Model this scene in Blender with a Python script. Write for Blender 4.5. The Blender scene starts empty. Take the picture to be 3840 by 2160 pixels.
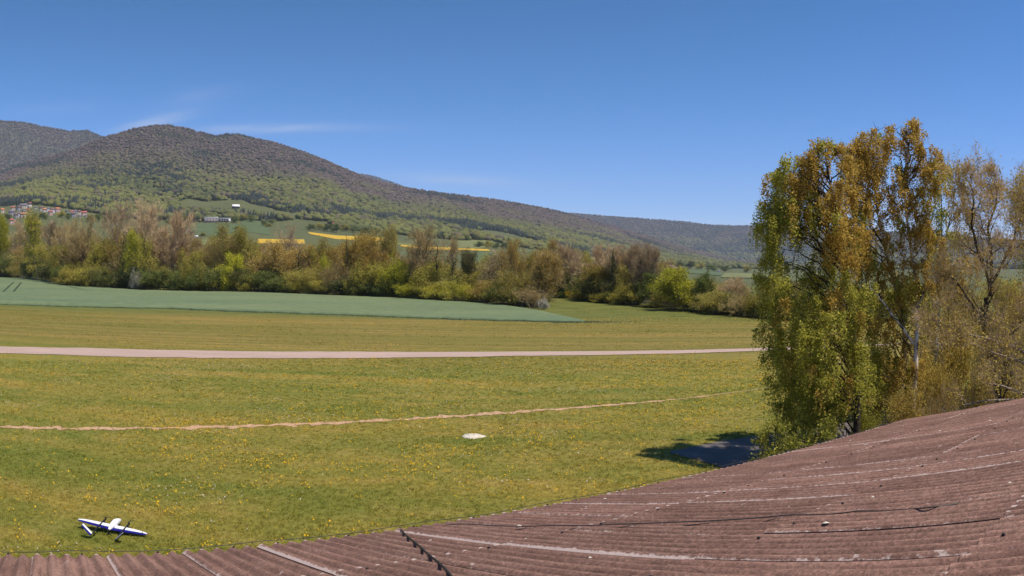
import bpy, math, random
import numpy as np
from mathutils import Vector, Matrix

R = math.radians
rng = np.random.default_rng(7)
random.seed(7)
scene = bpy.context.scene
COL = scene.collection

# ------------------------------------------------------------------ camera
CAM_Z = 6.5
PITCH, ROLL = R(1.5), R(0.5)
cam = bpy.data.cameras.new("camera")
cam.type = 'PANO'
cam.panorama_type = 'FISHEYE_LENS_POLYNOMIAL'
cam.sensor_fit = 'HORIZONTAL'
cam.sensor_width, cam.sensor_height = 36.0, 20.25
cam.fisheye_fov = R(170)
cam.fisheye_polynomial_k0 = 0.0
cam.fisheye_polynomial_k1 = -3.86624014e-02
cam.fisheye_polynomial_k2 = -5.72414846e-05
cam.fisheye_polynomial_k3 = 8.77527890e-06
cam.fisheye_polynomial_k4 = -4.61986824e-07
cam.clip_start, cam.clip_end = 0.05, 40000
camo = bpy.data.objects.new("camera", cam)
COL.objects.link(camo)
camo.matrix_world = Matrix.Translation((0, 0, CAM_Z)) @ Matrix.Rotation(R(90) - PITCH, 4, 'X') @ Matrix.Rotation(ROLL, 4, 'Z')
scene.camera = camo

# ------------------------------------------------------------------ light
SUN_AZ, SUN_EL = R(113), R(66)          # azimuth clockwise from the view axis (+Y)
SUN_DIR = Vector((math.sin(SUN_AZ) * math.cos(SUN_EL), math.cos(SUN_AZ) * math.cos(SUN_EL), math.sin(SUN_EL)))
sun = bpy.data.lights.new("sun", 'SUN')
sun.energy, sun.angle, sun.color = 4.3, R(0.53), (1.0, 0.915, 0.79)
suno = bpy.data.objects.new("sun", sun)
suno.rotation_euler = SUN_DIR.to_track_quat('Z', 'Y').to_euler()
COL.objects.link(suno)

world = bpy.data.worlds.new("World")
scene.world = world
world.use_nodes = True


def build_world():
    nt = world.node_tree
    nt.nodes.clear()
    N, L = nt.nodes.new, nt.links.new
    out = N('ShaderNodeOutputWorld')
    bg = N('ShaderNodeBackground')
    bg.inputs['Strength'].default_value = 0.125
    sky = N('ShaderNodeTexSky')
    sky.sky_type = 'NISHITA'
    sky.sun_disc = False
    sky.sun_elevation = SUN_EL
    sky.sun_rotation = SUN_AZ
    sky.altitude = 650
    sky.air_density, sky.dust_density, sky.ozone_density = 1.0, 0.25, 2.6
    hs = N('ShaderNodeHueSaturation')
    hs.inputs['Saturation'].default_value = 1.0
    # the clear deep blue of this camera: each channel of the sky with its own contrast
    sp_ = N('ShaderNodeSeparateColor'); cb_ = N('ShaderNodeCombineColor')
    L(sky.outputs[0], sp_.inputs[0])
    for i, (k_, p_) in enumerate(((0.104, 2.15), (0.352, 1.39), (0.278, 1.71))):
        pw = N('ShaderNodeMath'); pw.operation = 'POWER'; pw.inputs[1].default_value = p_
        ml = N('ShaderNodeMath'); ml.operation = 'MULTIPLY'; ml.inputs[1].default_value = k_
        L(sp_.outputs[i], pw.inputs[0]); L(pw.outputs[0], ml.inputs[0]); L(ml.outputs[0], cb_.inputs[i])
    L(cb_.outputs[0], hs.inputs['Color'])
    # thin cirrus wisps: noise on a plane far overhead, thinned by broad masks
    tc = N('ShaderNodeTexCoord')
    sep = N('ShaderNodeSeparateXYZ')
    L(tc.outputs['Generated'], sep.inputs[0])
    zc = N('ShaderNodeMath'); zc.operation = 'ADD'; zc.inputs[1].default_value = 0.08
    L(sep.outputs[2], zc.inputs[0])
    dv = N('ShaderNodeVectorMath'); dv.operation = 'DIVIDE'
    cmb = N('ShaderNodeCombineXYZ')
    for i in range(3):
        L(zc.outputs[0], cmb.inputs[i])
    L(tc.outputs['Generated'], dv.inputs[0]); L(cmb.outputs[0], dv.inputs[1])
    mp = N('ShaderNodeMapping')
    mp.inputs['Rotation'].default_value = (0, 0, R(-22))
    mp.inputs['Scale'].default_value = (0.55, 2.3, 0)
    L(dv.outputs[0], mp.inputs[0])
    no = N('ShaderNodeTexNoise')
    no.inputs['Scale'].default_value = 1.0
    no.inputs['Detail'].default_value = 8
    no.inputs['Roughness'].default_value = 0.62
    no.inputs['Distortion'].default_value = 0.6
    L(mp.outputs[0], no.inputs['Vector'])
    ramp = N('ShaderNodeMapRange')
    ramp.inputs[1].default_value, ramp.inputs[2].default_value = 0.30, 0.72
    L(no.outputs['Fac'], ramp.inputs[0])

    def mth(op, a_, b_):
        q = N('ShaderNodeMath'); q.operation = op
        for sck, v_ in ((q.inputs[0], a_), (q.inputs[1], b_)):
            if isinstance(v_, (int, float)): sck.default_value = v_
            else: L(v_, sck)
        return q.outputs[0]

    total = None
    for (x0, y0, x1, y1, wd, st) in ((400, 494, 735, 422, 20, 1.0), (640, 494, 1420, 476, 18, 0.6), (1330, 645, 2080, 702, 24, 0.4), (560, 400, 900, 330, 26, 0.30), (60, 420, 420, 395, 18, 0.30)):
        p0, p1 = Vector(PIX(x0, y0)), Vector(PIX(x1, y1))
        c_ = (p0 + p1) / 2
        u_ = (p1 - p0).normalized(); v_ = c_.normalized().cross(u_).normalized()
        hl = (p1 - p0).length * 0.42
        ex = None
        for ax, ln in ((u_, hl), (v_, wd / 2750.0)):
            dt = N('ShaderNodeVectorMath'); dt.operation = 'DOT_PRODUCT'
            dt.inputs[1].default_value = ax
            L(tc.outputs['Generated'], dt.inputs[0])
            q = mth('DIVIDE', mth('SUBTRACT', dt.outputs['Value'], float(c_.dot(ax))), ln)
            q = mth('MULTIPLY', q, q)
            ex = q if ex is None else mth('ADD', ex, q)
        g_ = mth('MULTIPLY', mth('POWER', 2.718, mth('MULTIPLY', ex, -1.0)), st)
        total = g_ if total is None else mth('ADD', total, g_)
    m3 = N('ShaderNodeMath'); m3.operation = 'MULTIPLY'
    L(total, m3.inputs[0]); L(ramp.outputs[0], m3.inputs[1])
    mix = N('ShaderNodeMixRGB')
    mix.inputs['Color2'].default_value = (3.9, 4.4, 5.6, 1)
    L(m3.outputs[0], mix.inputs['Fac']); L(hs.outputs[0], mix.inputs['Color1'])
    L(mix.outputs[0], bg.inputs['Color'])
    L(bg.outputs[0], out.inputs['Surface'])


scene.view_settings.view_transform = 'Standard'
scene.view_settings.look = 'None'
scene.view_settings.exposure = 0.35
scene.view_settings.gamma = 1.0
scene.view_settings.use_curve_mapping = False
scene.render.engine = 'CYCLES'
scene.cycles.use_denoising = True
scene.cycles.denoiser = 'OPENIMAGEDENOISE'
scene.cycles.denoising_input_passes = 'RGB_ALBEDO_NORMAL'
scene.cycles.denoising_prefilter = 'ACCURATE'
scene.cycles.max_bounces = 5
scene.cycles.diffuse_bounces = 3
scene.cycles.glossy_bounces = 2
scene.cycles.transmission_bounces = 3
scene.cycles.transparent_max_bounces = 6
scene.cycles.volume_bounces = 0
scene.cycles.caustics_reflective = False
scene.cycles.caustics_refractive = False
scene.cycles.sample_clamp_indirect = 4.0

# ------------------------------------------------------------------ the lens, used to survey where things stand
KP = (3.86624014e-02, 5.72414846e-05, -8.77527890e-06, 4.61986824e-07)
CAMM = np.array(camo.matrix_world.to_3x3())


def PIX(px, py):
    """unit world direction seen at a pixel of the 3840 x 2160 photograph"""
    x, y = (px - 1920) * 36 / 3840, (1080 - py) * 36 / 3840
    r = math.hypot(x, y)
    th = r * (KP[0] + r * (KP[1] + r * (KP[2] + r * KP[3])))
    s = math.sin(th) / max(r, 1e-9)
    v = CAMM @ np.array((x * s, y * s, -math.cos(th)))
    return v / np.linalg.norm(v)


build_world()


def az_el(px, py):
    v = PIX(px, py)
    return math.degrees(math.atan2(v[0], v[1])), math.degrees(math.atan2(v[2], math.hypot(v[0], v[1])))


# ------------------------------------------------------------------ helpers
def sstep(t):
    t = np.clip(t, 0, 1)
    return t * t * (3 - 2 * t)


def _hash(ix, iy, seed):
    h = (ix.astype(np.int64) * 374761393 + iy.astype(np.int64) * 668265263 + seed * 1442695041) & 0xFFFFFFFF
    h = ((h ^ (h >> 13)) * 1274126177) & 0xFFFFFFFF
    return ((h ^ (h >> 16)) & 0xFFFF) / 65535.0


def vnoise(x, y, seed=0):
    x, y = np.asarray(x, float), np.asarray(y, float)
    ix, iy = np.floor(x), np.floor(y)
    fx, fy = sstep(x - ix), sstep(y - iy)
    a, b = _hash(ix, iy, seed), _hash(ix + 1, iy, seed)
    c, d = _hash(ix, iy + 1, seed), _hash(ix + 1, iy + 1, seed)
    return (a * (1 - fx) + b * fx) * (1 - fy) + (c * (1 - fx) + d * fx) * fy


def fbm(x, y, seed=0, octv=4):
    s, a, t = 0.0, 0.5, 0.0
    for i in range(octv):
        s = s + a * vnoise(np.asarray(x) * 2 ** i, np.asarray(y) * 2 ** i, seed + i * 17)
        t += a
        a *= 0.5
    return s / t


def tag(o, label=None, cat=None, group=None, kind=None):
    if label: o['label'] = label
    if cat: o['category'] = cat
    if group: o['group'] = group
    if kind: o['kind'] = kind
    return o


def empty(name, loc=(0, 0, 0), rz=0.0):
    o = bpy.data.objects.new(name, None)
    o.empty_display_size = 0.3
    COL.objects.link(o)
    o.location = loc
    o.rotation_euler = (0, 0, rz)
    return o


def add_mesh(name, me, mat=None, parent=None):
    o = bpy.data.objects.new(name, me)
    COL.objects.link(o)
    if mat is not None:
        me.materials.clear()
        me.materials.append(mat)
    if parent is not None:
        o.parent = parent
    return o


def np_mesh(name, V, F, smooth=False, face_attr=None, vert_attr=None, face_col=None):
    """V (n,3); F (m,k) with k 3 or 4 (or a list of such arrays)."""
    Fs = F if isinstance(F, list) else [F]
    Fs = [np.asarray(f, np.int32) for f in Fs if len(f)]
    me = bpy.data.meshes.new(name)
    V = np.ascontiguousarray(V, np.float32)
    nl = sum(f.size for f in Fs)
    npoly = sum(len(f) for f in Fs)
    me.vertices.add(len(V)); me.loops.add(nl); me.polygons.add(npoly)
    me.vertices.foreach_set('co', V.ravel())
    me.loops.foreach_set('vertex_index', np.concatenate([f.ravel() for f in Fs]))
    tot = np.concatenate([np.full(len(f), f.shape[1], np.int32) for f in Fs])
    st = np.concatenate([[0], np.cumsum(tot)[:-1]]).astype(np.int32)
    me.polygons.foreach_set('loop_start', st)
    me.polygons.foreach_set('loop_total', tot)
    if smooth:
        me.polygons.foreach_set('use_smooth', np.ones(npoly, bool))
    if face_attr is not None:
        a = me.attributes.new('rnd', 'FLOAT', 'FACE')
        a.data.foreach_set('value', np.ascontiguousarray(face_attr, np.float32))
    if vert_attr is not None:
        for k, val in vert_attr.items():
            a = me.attributes.new(k, 'FLOAT', 'POINT')
            a.data.foreach_set('value', np.ascontiguousarray(val, np.float32))
    if face_col is not None:
        a = me.attributes.new('tint', 'FLOAT_COLOR', 'FACE')
        fc = np.ones((npoly, 4), np.float32)
        fc[:, :3] = face_col
        a.data.foreach_set('color', fc.ravel())
    me.update()
    me.validate()
    return me


class MB:
    """collects boxes, tubes and sheets into one mesh"""

    def __init__(s):
        s.V, s.F4, s.F3, s.n = [], [], [], 0

    def add(s, V, F4=(), F3=()):
        V = np.asarray(V, float)
        s.V.append(V)
        if len(F4): s.F4.append(np.asarray(F4) + s.n)
        if len(F3): s.F3.append(np.asarray(F3) + s.n)
        s.n += len(V)

    def box(s, c, sz, rz=0.0, taper=1.0, ry=0.0):
        x, y, z = sz[0] / 2, sz[1] / 2, sz[2] / 2
        P = np.array([(sx * x * (taper if sz_ > 0 else 1), sy * y * (taper if sz_ > 0 else 1), sz_ * z) for sz_ in (-1, 1) for sy in (-1, 1) for sx in (-1, 1)])
        if ry:
            c_, s_ = math.cos(ry), math.sin(ry)
            P = np.stack([P[:, 0] * c_ + P[:, 2] * s_, P[:, 1], -P[:, 0] * s_ + P[:, 2] * c_], 1)
        c_, s_ = math.cos(rz), math.sin(rz)
        P = np.stack([P[:, 0] * c_ - P[:, 1] * s_, P[:, 0] * s_ + P[:, 1] * c_, P[:, 2]], 1) + np.array(c)
        s.add(P, [(0, 2, 3, 1), (4, 5, 7, 6), (0, 1, 5, 4), (2, 6, 7, 3), (0, 4, 6, 2), (1, 3, 7, 5)])

    def tube(s, pts, rad, sides=6, cap=True):
        pts = np.asarray(pts, float)
        rad = np.broadcast_to(np.asarray(rad, float), (len(pts),))
        rings = []
        t = np.gradient(pts, axis=0)
        t /= np.maximum(np.linalg.norm(t, axis=1, keepdims=True), 1e-9)
        up = np.array((0, 0, 1.0)) if abs(t[0][2]) < 0.9 else np.array((1.0, 0, 0))
        for i in range(len(pts)):
            a = np.cross(t[i], up); a /= max(np.linalg.norm(a), 1e-9)
            b = np.cross(t[i], a)
            an = np.arange(sides) * 2 * math.pi / sides
            rings.append(pts[i] + rad[i] * (np.outer(np.cos(an), a) + np.outer(np.sin(an), b)))
        V = np.concatenate(rings)
        F = []
        for i in range(len(pts) - 1):
            for k in range(sides):
                k2 = (k + 1) % sides
                F.append((i * sides + k, i * sides + k2, (i + 1) * sides + k2, (i + 1) * sides + k))
        F3 = []
        if cap:
            V = np.concatenate([V, [pts[0], pts[-1]]])
            c0, c1 = len(V) - 2, len(V) - 1
            o = (len(pts) - 1) * sides
            for k in range(sides):
                k2 = (k + 1) % sides
                F3.append((c0, k2, k)); F3.append((c1, o + k, o + k2))
        s.add(V, F, F3)

    def mesh(s, name, smooth=False):
        F = []
        if s.F4: F.append(np.concatenate(s.F4))
        if s.F3: F.append(np.concatenate(s.F3))
        return np_mesh(name, np.concatenate(s.V), F, smooth)

    def build(s, name, mat, parent=None, smooth=False):
        return add_mesh(name, s.mesh(name, smooth), mat, parent)


# ------------------------------------------------------------------ materials
def newmat(name):
    m = bpy.data.materials.new(name)
    m.use_nodes = True
    nt = m.node_tree
    b = nt.nodes['Principled BSDF']
    b.inputs['Specular IOR Level'].default_value = 0.15
    b.inputs['Roughness'].default_value = 0.85
    return m, nt, b


def noise_node(nt, scale, detail=4, rough=0.55, vec=None, dist=0.0):
    n = nt.nodes.new('ShaderNodeTexNoise')
    n.inputs['Scale'].default_value = scale
    n.inputs['Detail'].default_value = detail
    n.inputs['Roughness'].default_value = rough
    n.inputs['Distortion'].default_value = dist
    if vec is not None:
        nt.links.new(vec, n.inputs['Vector'])
    return n.outputs['Fac']


def ramp_node(nt, fac, stops, interp='LINEAR'):
    r = nt.nodes.new('ShaderNodeValToRGB')
    r.color_ramp.interpolation = interp
    el = r.color_ramp.elements
    while len(el) < len(stops):
        el.new(0.5)
    for e, (p, c) in zip(el, stops):
        e.position = p
        e.color = (c[0], c[1], c[2], 1) if not isinstance(c, (int, float)) else (c, c, c, 1)
    nt.links.new(fac, r.inputs[0])
    return r.outputs[0]


def mixc(nt, fac, a, b, mode='MIX'):
    m = nt.nodes.new('ShaderNodeMixRGB')
    m.blend_type = mode
    for sock, v in ((m.inputs[0], fac), (m.inputs[1], a), (m.inputs[2], b)):
        if isinstance(v, (int, float)):
            sock.default_value = v
        elif isinstance(v, tuple):
            sock.default_value = (v[0], v[1], v[2], 1)
        else:
            nt.links.new(v, sock)
    return m.outputs[0]


def mathn(nt, op, a, b=0.0, clamp=False):
    m = nt.nodes.new('ShaderNodeMath')
    m.operation = op
    m.use_clamp = clamp
    for sock, v in ((m.inputs[0], a), (m.inputs[1], b)):
        if isinstance(v, (int, float)):
            sock.default_value = v
        else:
            nt.links.new(v, sock)
    return m.outputs[0]


def position(nt, scale=(1, 1, 1), rot=0.0):
    g = nt.nodes.new('ShaderNodeNewGeometry')
    mp = nt.nodes.new('ShaderNodeMapping')
    mp.inputs['Scale'].default_value = scale
    mp.inputs['Rotation'].default_value = (0, 0, rot)
    nt.links.new(g.outputs['Position'], mp.inputs[0])
    return mp.outputs[0]


def attr(nt, name, out='Fac'):
    a = nt.nodes.new('ShaderNodeAttribute')
    a.attribute_name = name
    return a.outputs[out]


def bump(nt, b, fac, strength=0.4, dist=0.02):
    n = nt.nodes.new('ShaderNodeBump')
    n.inputs['Strength'].default_value = strength
    n.inputs['Distance'].default_value = dist
    nt.links.new(fac, n.inputs['Height'])
    nt.links.new(n.outputs[0], b.inputs['Normal'])


def plain(name, col, var=0.15, scale=3.0, rough=0.8, spec=0.15, bumpy=0.0):
    m, nt, b = newmat(name)
    f = noise_node(nt, scale, 5, 0.6, position(nt))
    lo = tuple(c * (1 - var) for c in col)
    hi = tuple(min(1, c * (1 + var)) for c in col)
    nt.links.new(ramp_node(nt, f, [(0.3, lo), (0.7, hi)]), b.inputs['Base Color'])
    b.inputs['Roughness'].default_value = rough
    b.inputs['Specular IOR Level'].default_value = spec
    if bumpy:
        bump(nt, b, f, bumpy)
    return m


def leaf_mat(name, stops, trans=0.35, objvar=0.25):
    """leaf colours picked face by face; part of the light passes through"""
    m = bpy.data.materials.new(name)
    m.use_nodes = True
    nt = m.node_tree
    nt.nodes.clear()
    out = nt.nodes.new('ShaderNodeOutputMaterial')
    c = ramp_node(nt, attr(nt, 'rnd'), stops)
    if objvar:
        oi = nt.nodes.new('ShaderNodeObjectInfo')
        hs = nt.nodes.new('ShaderNodeHueSaturation')
        mr = nt.nodes.new('ShaderNodeMapRange')
        mr.inputs[3].default_value, mr.inputs[4].default_value = 1 - objvar, 1 + objvar
        nt.links.new(oi.outputs['Random'], mr.inputs[0])
        nt.links.new(mr.outputs[0], hs.inputs['Value'])
        nt.links.new(c, hs.inputs['Color'])
        c = hs.outputs[0]
    d = nt.nodes.new('ShaderNodeBsdfDiffuse')
    t = nt.nodes.new('ShaderNodeBsdfTranslucent')
    mx = nt.nodes.new('ShaderNodeMixShader')
    mx.inputs[0].default_value = trans
    nt.links.new(c, d.inputs[0]); nt.links.new(c, t.inputs[0])
    nt.links.new(d.outputs[0], mx.inputs[1]); nt.links.new(t.outputs[0], mx.inputs[2])
    nt.links.new(mx.outputs[0], out.inputs[0])
    return m


# grass shared by the ground sheet and the tufts
def grass_colour(nt):
    p = position(nt)
    big = noise_node(nt, 0.055, 4, 0.6, p)
    mid = noise_node(nt, 0.45, 5, 0.65, position(nt, (1, 1.6, 1)))
    fine = noise_node(nt, 5.0, 4, 0.7, p)
    a = ramp_node(nt, big, [(0.30, (0.156, 0.171, 0.028)), (0.52, (0.231, 0.196, 0.038)), (0.72, (0.312, 0.226, 0.061))])
    b_ = ramp_node(nt, mid, [(0.32, (0.116, 0.145, 0.024)), (0.55, (0.231, 0.194, 0.040)), (0.75, (0.361, 0.255, 0.087))])
    c = mixc(nt, 0.5, a, b_)
    sw = noise_node(nt, 1.0, 4, 0.55, position(nt, (0.035, 0.28, 1), R(-6)), 0.4)
    c = mixc(nt, 1.0, c, ramp_node(nt, sw, [(0.34, (0.72, 0.86, 0.74)), (0.52, (1.0, 1.0, 1.0)), (0.68, (1.28, 1.10, 1.12))]), 'MULTIPLY')
    fr = ramp_node(nt, fine, [(0.25, 0.62), (0.5, 1.0), (0.78, 1.4)])
    c = mixc(nt, 1.0, c, fr, 'MULTIPLY')
    # mown meadow beyond the path: long pale swathes of cut grass lying crosswise
    sep = nt.nodes.new('ShaderNodeSeparateXYZ')
    g = nt.nodes.new('ShaderNodeNewGeometry')
    nt.links.new(g.outputs['Position'], sep.inputs[0])
    st = noise_node(nt, 1.0, 5, 0.6, position(nt, (0.03, 0.75, 1), R(-4)), 0.3)
    st2 = noise_node(nt, 1.0, 3, 0.5, position(nt, (0.012, 0.16, 1), R(-4)))
    sc = ramp_node(nt, st, [(0.3, (0.103, 0.108, 0.017)), (0.48, (0.170, 0.146, 0.029)), (0.6, (0.242, 0.175, 0.049)), (0.75, (0.358, 0.241, 0.080))])
    sc = mixc(nt, 0.35, sc, ramp_node(nt, st2, [(0.35, (0.102, 0.115, 0.017)), (0.65, (0.276, 0.191, 0.049))]))
    st3 = noise_node(nt, 1.0, 4, 0.65, position(nt, (0.75, 2.2, 1), R(-4)))
    sc = mixc(nt, 1.0, sc, ramp_node(nt, st3, [(0.3, (0.72, 0.78, 0.75)), (0.5, (1, 1, 1)), (0.7, (1.32, 1.22, 1.15))]), 'MULTIPLY')
    ymask = nt.nodes.new('ShaderNodeMapRange')
    ymask.inputs[1].default_value, ymask.inputs[2].default_value = 44.0, 60.0
    nt.links.new(sep.outputs[1], ymask.inputs[0])
    c = mixc(nt, ymask.outputs[0], c, sc)
    # rank green meadow at the foot of the trees
    ym2 = nt.nodes.new('ShaderNodeMapRange')
    ym2.inputs[1].default_value, ym2.inputs[2].default_value = 90.0, 97.0
    nt.links.new(sep.outputs[1], ym2.inputs[0])
    gm = noise_node(nt, 0.35, 5, 0.65, position(nt, (0.5, 1, 1)))
    gc = ramp_node(nt, gm, [(0.3, (0.083, 0.098, 0.021)), (0.6, (0.147, 0.150, 0.033)), (0.8, (0.205, 0.178, 0.050))])
    c = mixc(nt, ym2.outputs[0], c, gc)
    return c, fine


M = {}
m, nt, b = newmat("meadow_grass")
c, fine = grass_colour(nt)
nt.links.new(c, b.inputs['Base Color'])
bump(nt, b, noise_node(nt, 14, 4, 0.7, position(nt)), 0.9, 0.06)
M['ground'] = m

m = bpy.data.materials.new("grass_blades")
m.use_nodes = True
nt = m.node_tree; nt.nodes.clear()
c, fine = grass_colour(nt)
rv = ramp_node(nt, attr(nt, 'rnd'), [(0.0, (0.95, 1.0, 0.85)), (0.5, (1.25, 1.25, 1.1)), (0.85, (1.55, 1.42, 1.2)), (1.0, (2.0, 1.65, 1.4))])
c = mixc(nt, 1.0, c, rv, 'MULTIPLY')
d = nt.nodes.new('ShaderNodeBsdfDiffuse'); t = nt.nodes.new('ShaderNodeBsdfTranslucent')
mx = nt.nodes.new('ShaderNodeMixShader'); mx.inputs[0].default_value = 0.3
o_ = nt.nodes.new('ShaderNodeOutputMaterial')
nt.links.new(c, d.inputs[0]); nt.links.new(c, t.inputs[0])
nt.links.new(d.outputs[0], mx.inputs[1]); nt.links.new(t.outputs[0], mx.inputs[2]); nt.links.new(mx.outputs[0], o_.inputs[0])
M['blades'] = m

m, nt, b = newmat("young_cereal")
f1 = noise_node(nt, 0.8, 5, 0.65, position(nt, (0.25, 1, 1)))
f2 = noise_node(nt, 0.06, 4, 0.6, position(nt, (0.5, 1.2, 1)))
c = mixc(nt, 0.5, ramp_node(nt, f1, [(0.3, (0.111, 0.148, 0.074)), (0.7, (0.171, 0.211, 0.110))]),
         ramp_node(nt, f2, [(0.3, (0.116, 0.159, 0.084)), (0.7, (0.164, 0.211, 0.108))]))
f3 = noise_node(nt, 1.0, 5, 0.7, position(nt, (0.7, 1.6, 1), R(4)))
c = mixc(nt, 1.0, c, ramp_node(nt, f3, [(0.3, 0.74), (0.5, 1.0), (0.7, 1.2)]), 'MULTIPLY')
f4 = noise_node(nt, 1.0, 3, 0.5, position(nt, (0.02, 0.09, 1), R(4)))
c = mixc(nt, 1.0, c, ramp_node(nt, f4, [(0.3, (0.86, 0.92, 0.92)), (0.7, (1.12, 1.06, 1.0))]), 'MULTIPLY')
nt.links.new(c, b.inputs['Base Color'])
bump(nt, b, noise_node(nt, 6, 4, 0.7, position(nt, (0.6, 1, 1))), 0.7, 0.1)
M['crop'] = m

m, nt, b = newmat("gravel_path")
f1 = noise_node(nt, 0.5, 5, 0.7, position(nt, (0.25, 1, 1)))
f2 = noise_node(nt, 9, 3, 0.7, position(nt))
c = ramp_node(nt, f1, [(0.3, (0.380, 0.275, 0.226)), (0.7, (0.475, 0.340, 0.281))])
c = mixc(nt, 1.0, c, ramp_node(nt, f2, [(0.2, 0.8), (0.8, 1.12)]), 'MULTIPLY')
nt.links.new(c, b.inputs['Base Color'])
M['path'] = m

m, nt, b = newmat("dry_soil")
f1 = noise_node(nt, 3.0, 5, 0.7, position(nt))
nt.links.new(ramp_node(nt, f1, [(0.3, (0.30, 0.175, 0.095)), (0.5, (0.47, 0.290, 0.175)), (0.75, (0.59, 0.385, 0.25))]), b.inputs['Base Color'])
M['dirt'] = m

M['asphalt'] = plain("grey_asphalt", (0.135, 0.116, 0.112), 0.25, 1.2, 0.9, bumpy=0.2)
M['slab'] = plain("pale_concrete", (0.62, 0.56, 0.47), 0.18, 14, 0.9, bumpy=0.3)
M['track'] = plain("tramline_soil_shade", (0.045, 0.060, 0.030), 0.3, 2)  # soil tone with the shade of the tramline gaps mixed in

# corrugated fibre cement
m, nt, b = newmat("fibre_cement")
p = position(nt)
f1 = noise_node(nt, 1.6, 6, 0.65, p)
f2 = noise_node(nt, 26, 5, 0.75, p)
f3 = noise_node(nt, 75, 3, 0.7, p)
c = ramp_node(nt, f1, [(0.30, (0.175, 0.095, 0.072)), (0.5, (0.230, 0.128, 0.097)), (0.72, (0.266, 0.158, 0.121))])
c = mixc(nt, 1.0, c, ramp_node(nt, f2, [(0.28, 0.50), (0.5, 1.0), (0.70, 1.55)]), 'MULTIPLY')
c = mixc(nt, 1.0, c, ramp_node(nt, f3, [(0.3, 0.70), (0.7, 1.35)]), 'MULTIPLY')
dE = nt.nodes.new('ShaderNodeVectorMath'); dE.operation = 'DOT_PRODUCT'; dE.inputs[1].default_value = (0.80139319 * 26, 0.5961348 * 26, -0.04891068 * 26)
dD = nt.nodes.new('ShaderNodeVectorMath'); dD.operation = 'DOT_PRODUCT'; dD.inputs[1].default_value = (-0.58841008 * 1.1, 0.77103195 * 1.1, -0.24348165 * 1.1)
nt.links.new(p, dE.inputs[0]); nt.links.new(p, dD.inputs[0])
cx = nt.nodes.new('ShaderNodeCombineXYZ'); nt.links.new(dE.outputs['Value'], cx.inputs[0]); nt.links.new(dD.outputs['Value'], cx.inputs[1])
stk = noise_node(nt, 1.0, 5, 0.7, cx.outputs[0])                                        # rain streaks running down the slope
c = mixc(nt, 1.0, c, ramp_node(nt, stk, [(0.3, (0.66, 0.62, 0.62)), (0.5, (1, 1, 1)), (0.7, (1.32, 1.30, 1.30))]), 'MULTIPLY')
mo = ramp_node(nt, noise_node(nt, 34, 4, 0.7, p), [(0.56, 0.0), (0.66, 1.0)])          # moss cushions, dark
c = mixc(nt, mathn(nt, 'MULTIPLY', mo, 0.55), c, (0.075, 0.060, 0.045))
dv = mathn(nt, 'MULTIPLY', attr(nt, 'valley'), ramp_node(nt, noise_node(nt, 8, 4, 0.7, p), [(0.35, 0.25), (0.65, 1.0)]))   # trough shade painted in patches, with silt and moss tones
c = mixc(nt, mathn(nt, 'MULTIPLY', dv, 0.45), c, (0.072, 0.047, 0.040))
sh = nt.nodes.new('ShaderNodeHueSaturation')                                            # each sheet weathered a little differently
nt.links.new(ramp_node(nt, attr(nt, 'sheet'), [(0, 0.86), (1, 1.14)]), sh.inputs['Value'])
nt.links.new(c, sh.inputs['Color'])
c = sh.outputs[0]
el = noise_node(nt, 17, 4, 0.75, p)
ed = mathn(nt, 'ADD', attr(nt, 'edge'), mathn(nt, 'MULTIPLY', mathn(nt, 'SUBTRACT', el, 0.5), 1.9))
ed = ramp_node(nt, ed, [(0.50, 0.0), (0.78, 0.9)])
c = mixc(nt, ed, c, ramp_node(nt, f3, [(0.3, (0.46, 0.35, 0.31)), (0.7, (0.72, 0.58, 0.52))]))
li = ramp_node(nt, noise_node(nt, 5.5, 3, 0.6, p), [(0.70, 0.0), (0.74, 1.0)])          # pale lichen
c = mixc(nt, mathn(nt, 'MULTIPLY', li, 0.8), c, (0.50, 0.40, 0.35))
nt.links.new(c, b.inputs['Base Color'])
b.inputs['Roughness'].default_value = 0.92
bump(nt, b, f2, 0.55, 0.012)
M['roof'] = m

M['black'] = plain("black_rubber", (0.018, 0.017, 0.018), 0.3, 20, 0.5, 0.3)
M['wire'] = plain("dark_wire", (0.05, 0.045, 0.04), 0.3, 20, 0.5, 0.4)
M['wood_wall'] = plain("weathered_boards", (0.16, 0.10, 0.07), 0.25, 1.5)
M['bark_grey'] = plain("grey_brown_bark", (0.225, 0.168, 0.118), 0.35, 6)
M['bark_dark'] = plain("dark_bark", (0.055, 0.042, 0.034), 0.35, 8)
M['bark_pale'] = plain("pale_bark", (0.30, 0.235, 0.185), 0.3, 6)  # naturally pale bark
m, nt, b = newmat("birch_bark")
f1 = noise_node(nt, 1, 4, 0.7, position(nt, (6, 6, 1.6)))
nt.links.new(ramp_node(nt, f1, [(0.36, (0.05, 0.042, 0.038)), (0.43, (0.42, 0.36, 0.32)), (0.50, (0.80, 0.73, 0.67))]), b.inputs['Base Color'])
M['birch'] = m
M['post'] = plain("grey_wood_post", (0.42, 0.34, 0.28), 0.2, 10)

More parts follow.
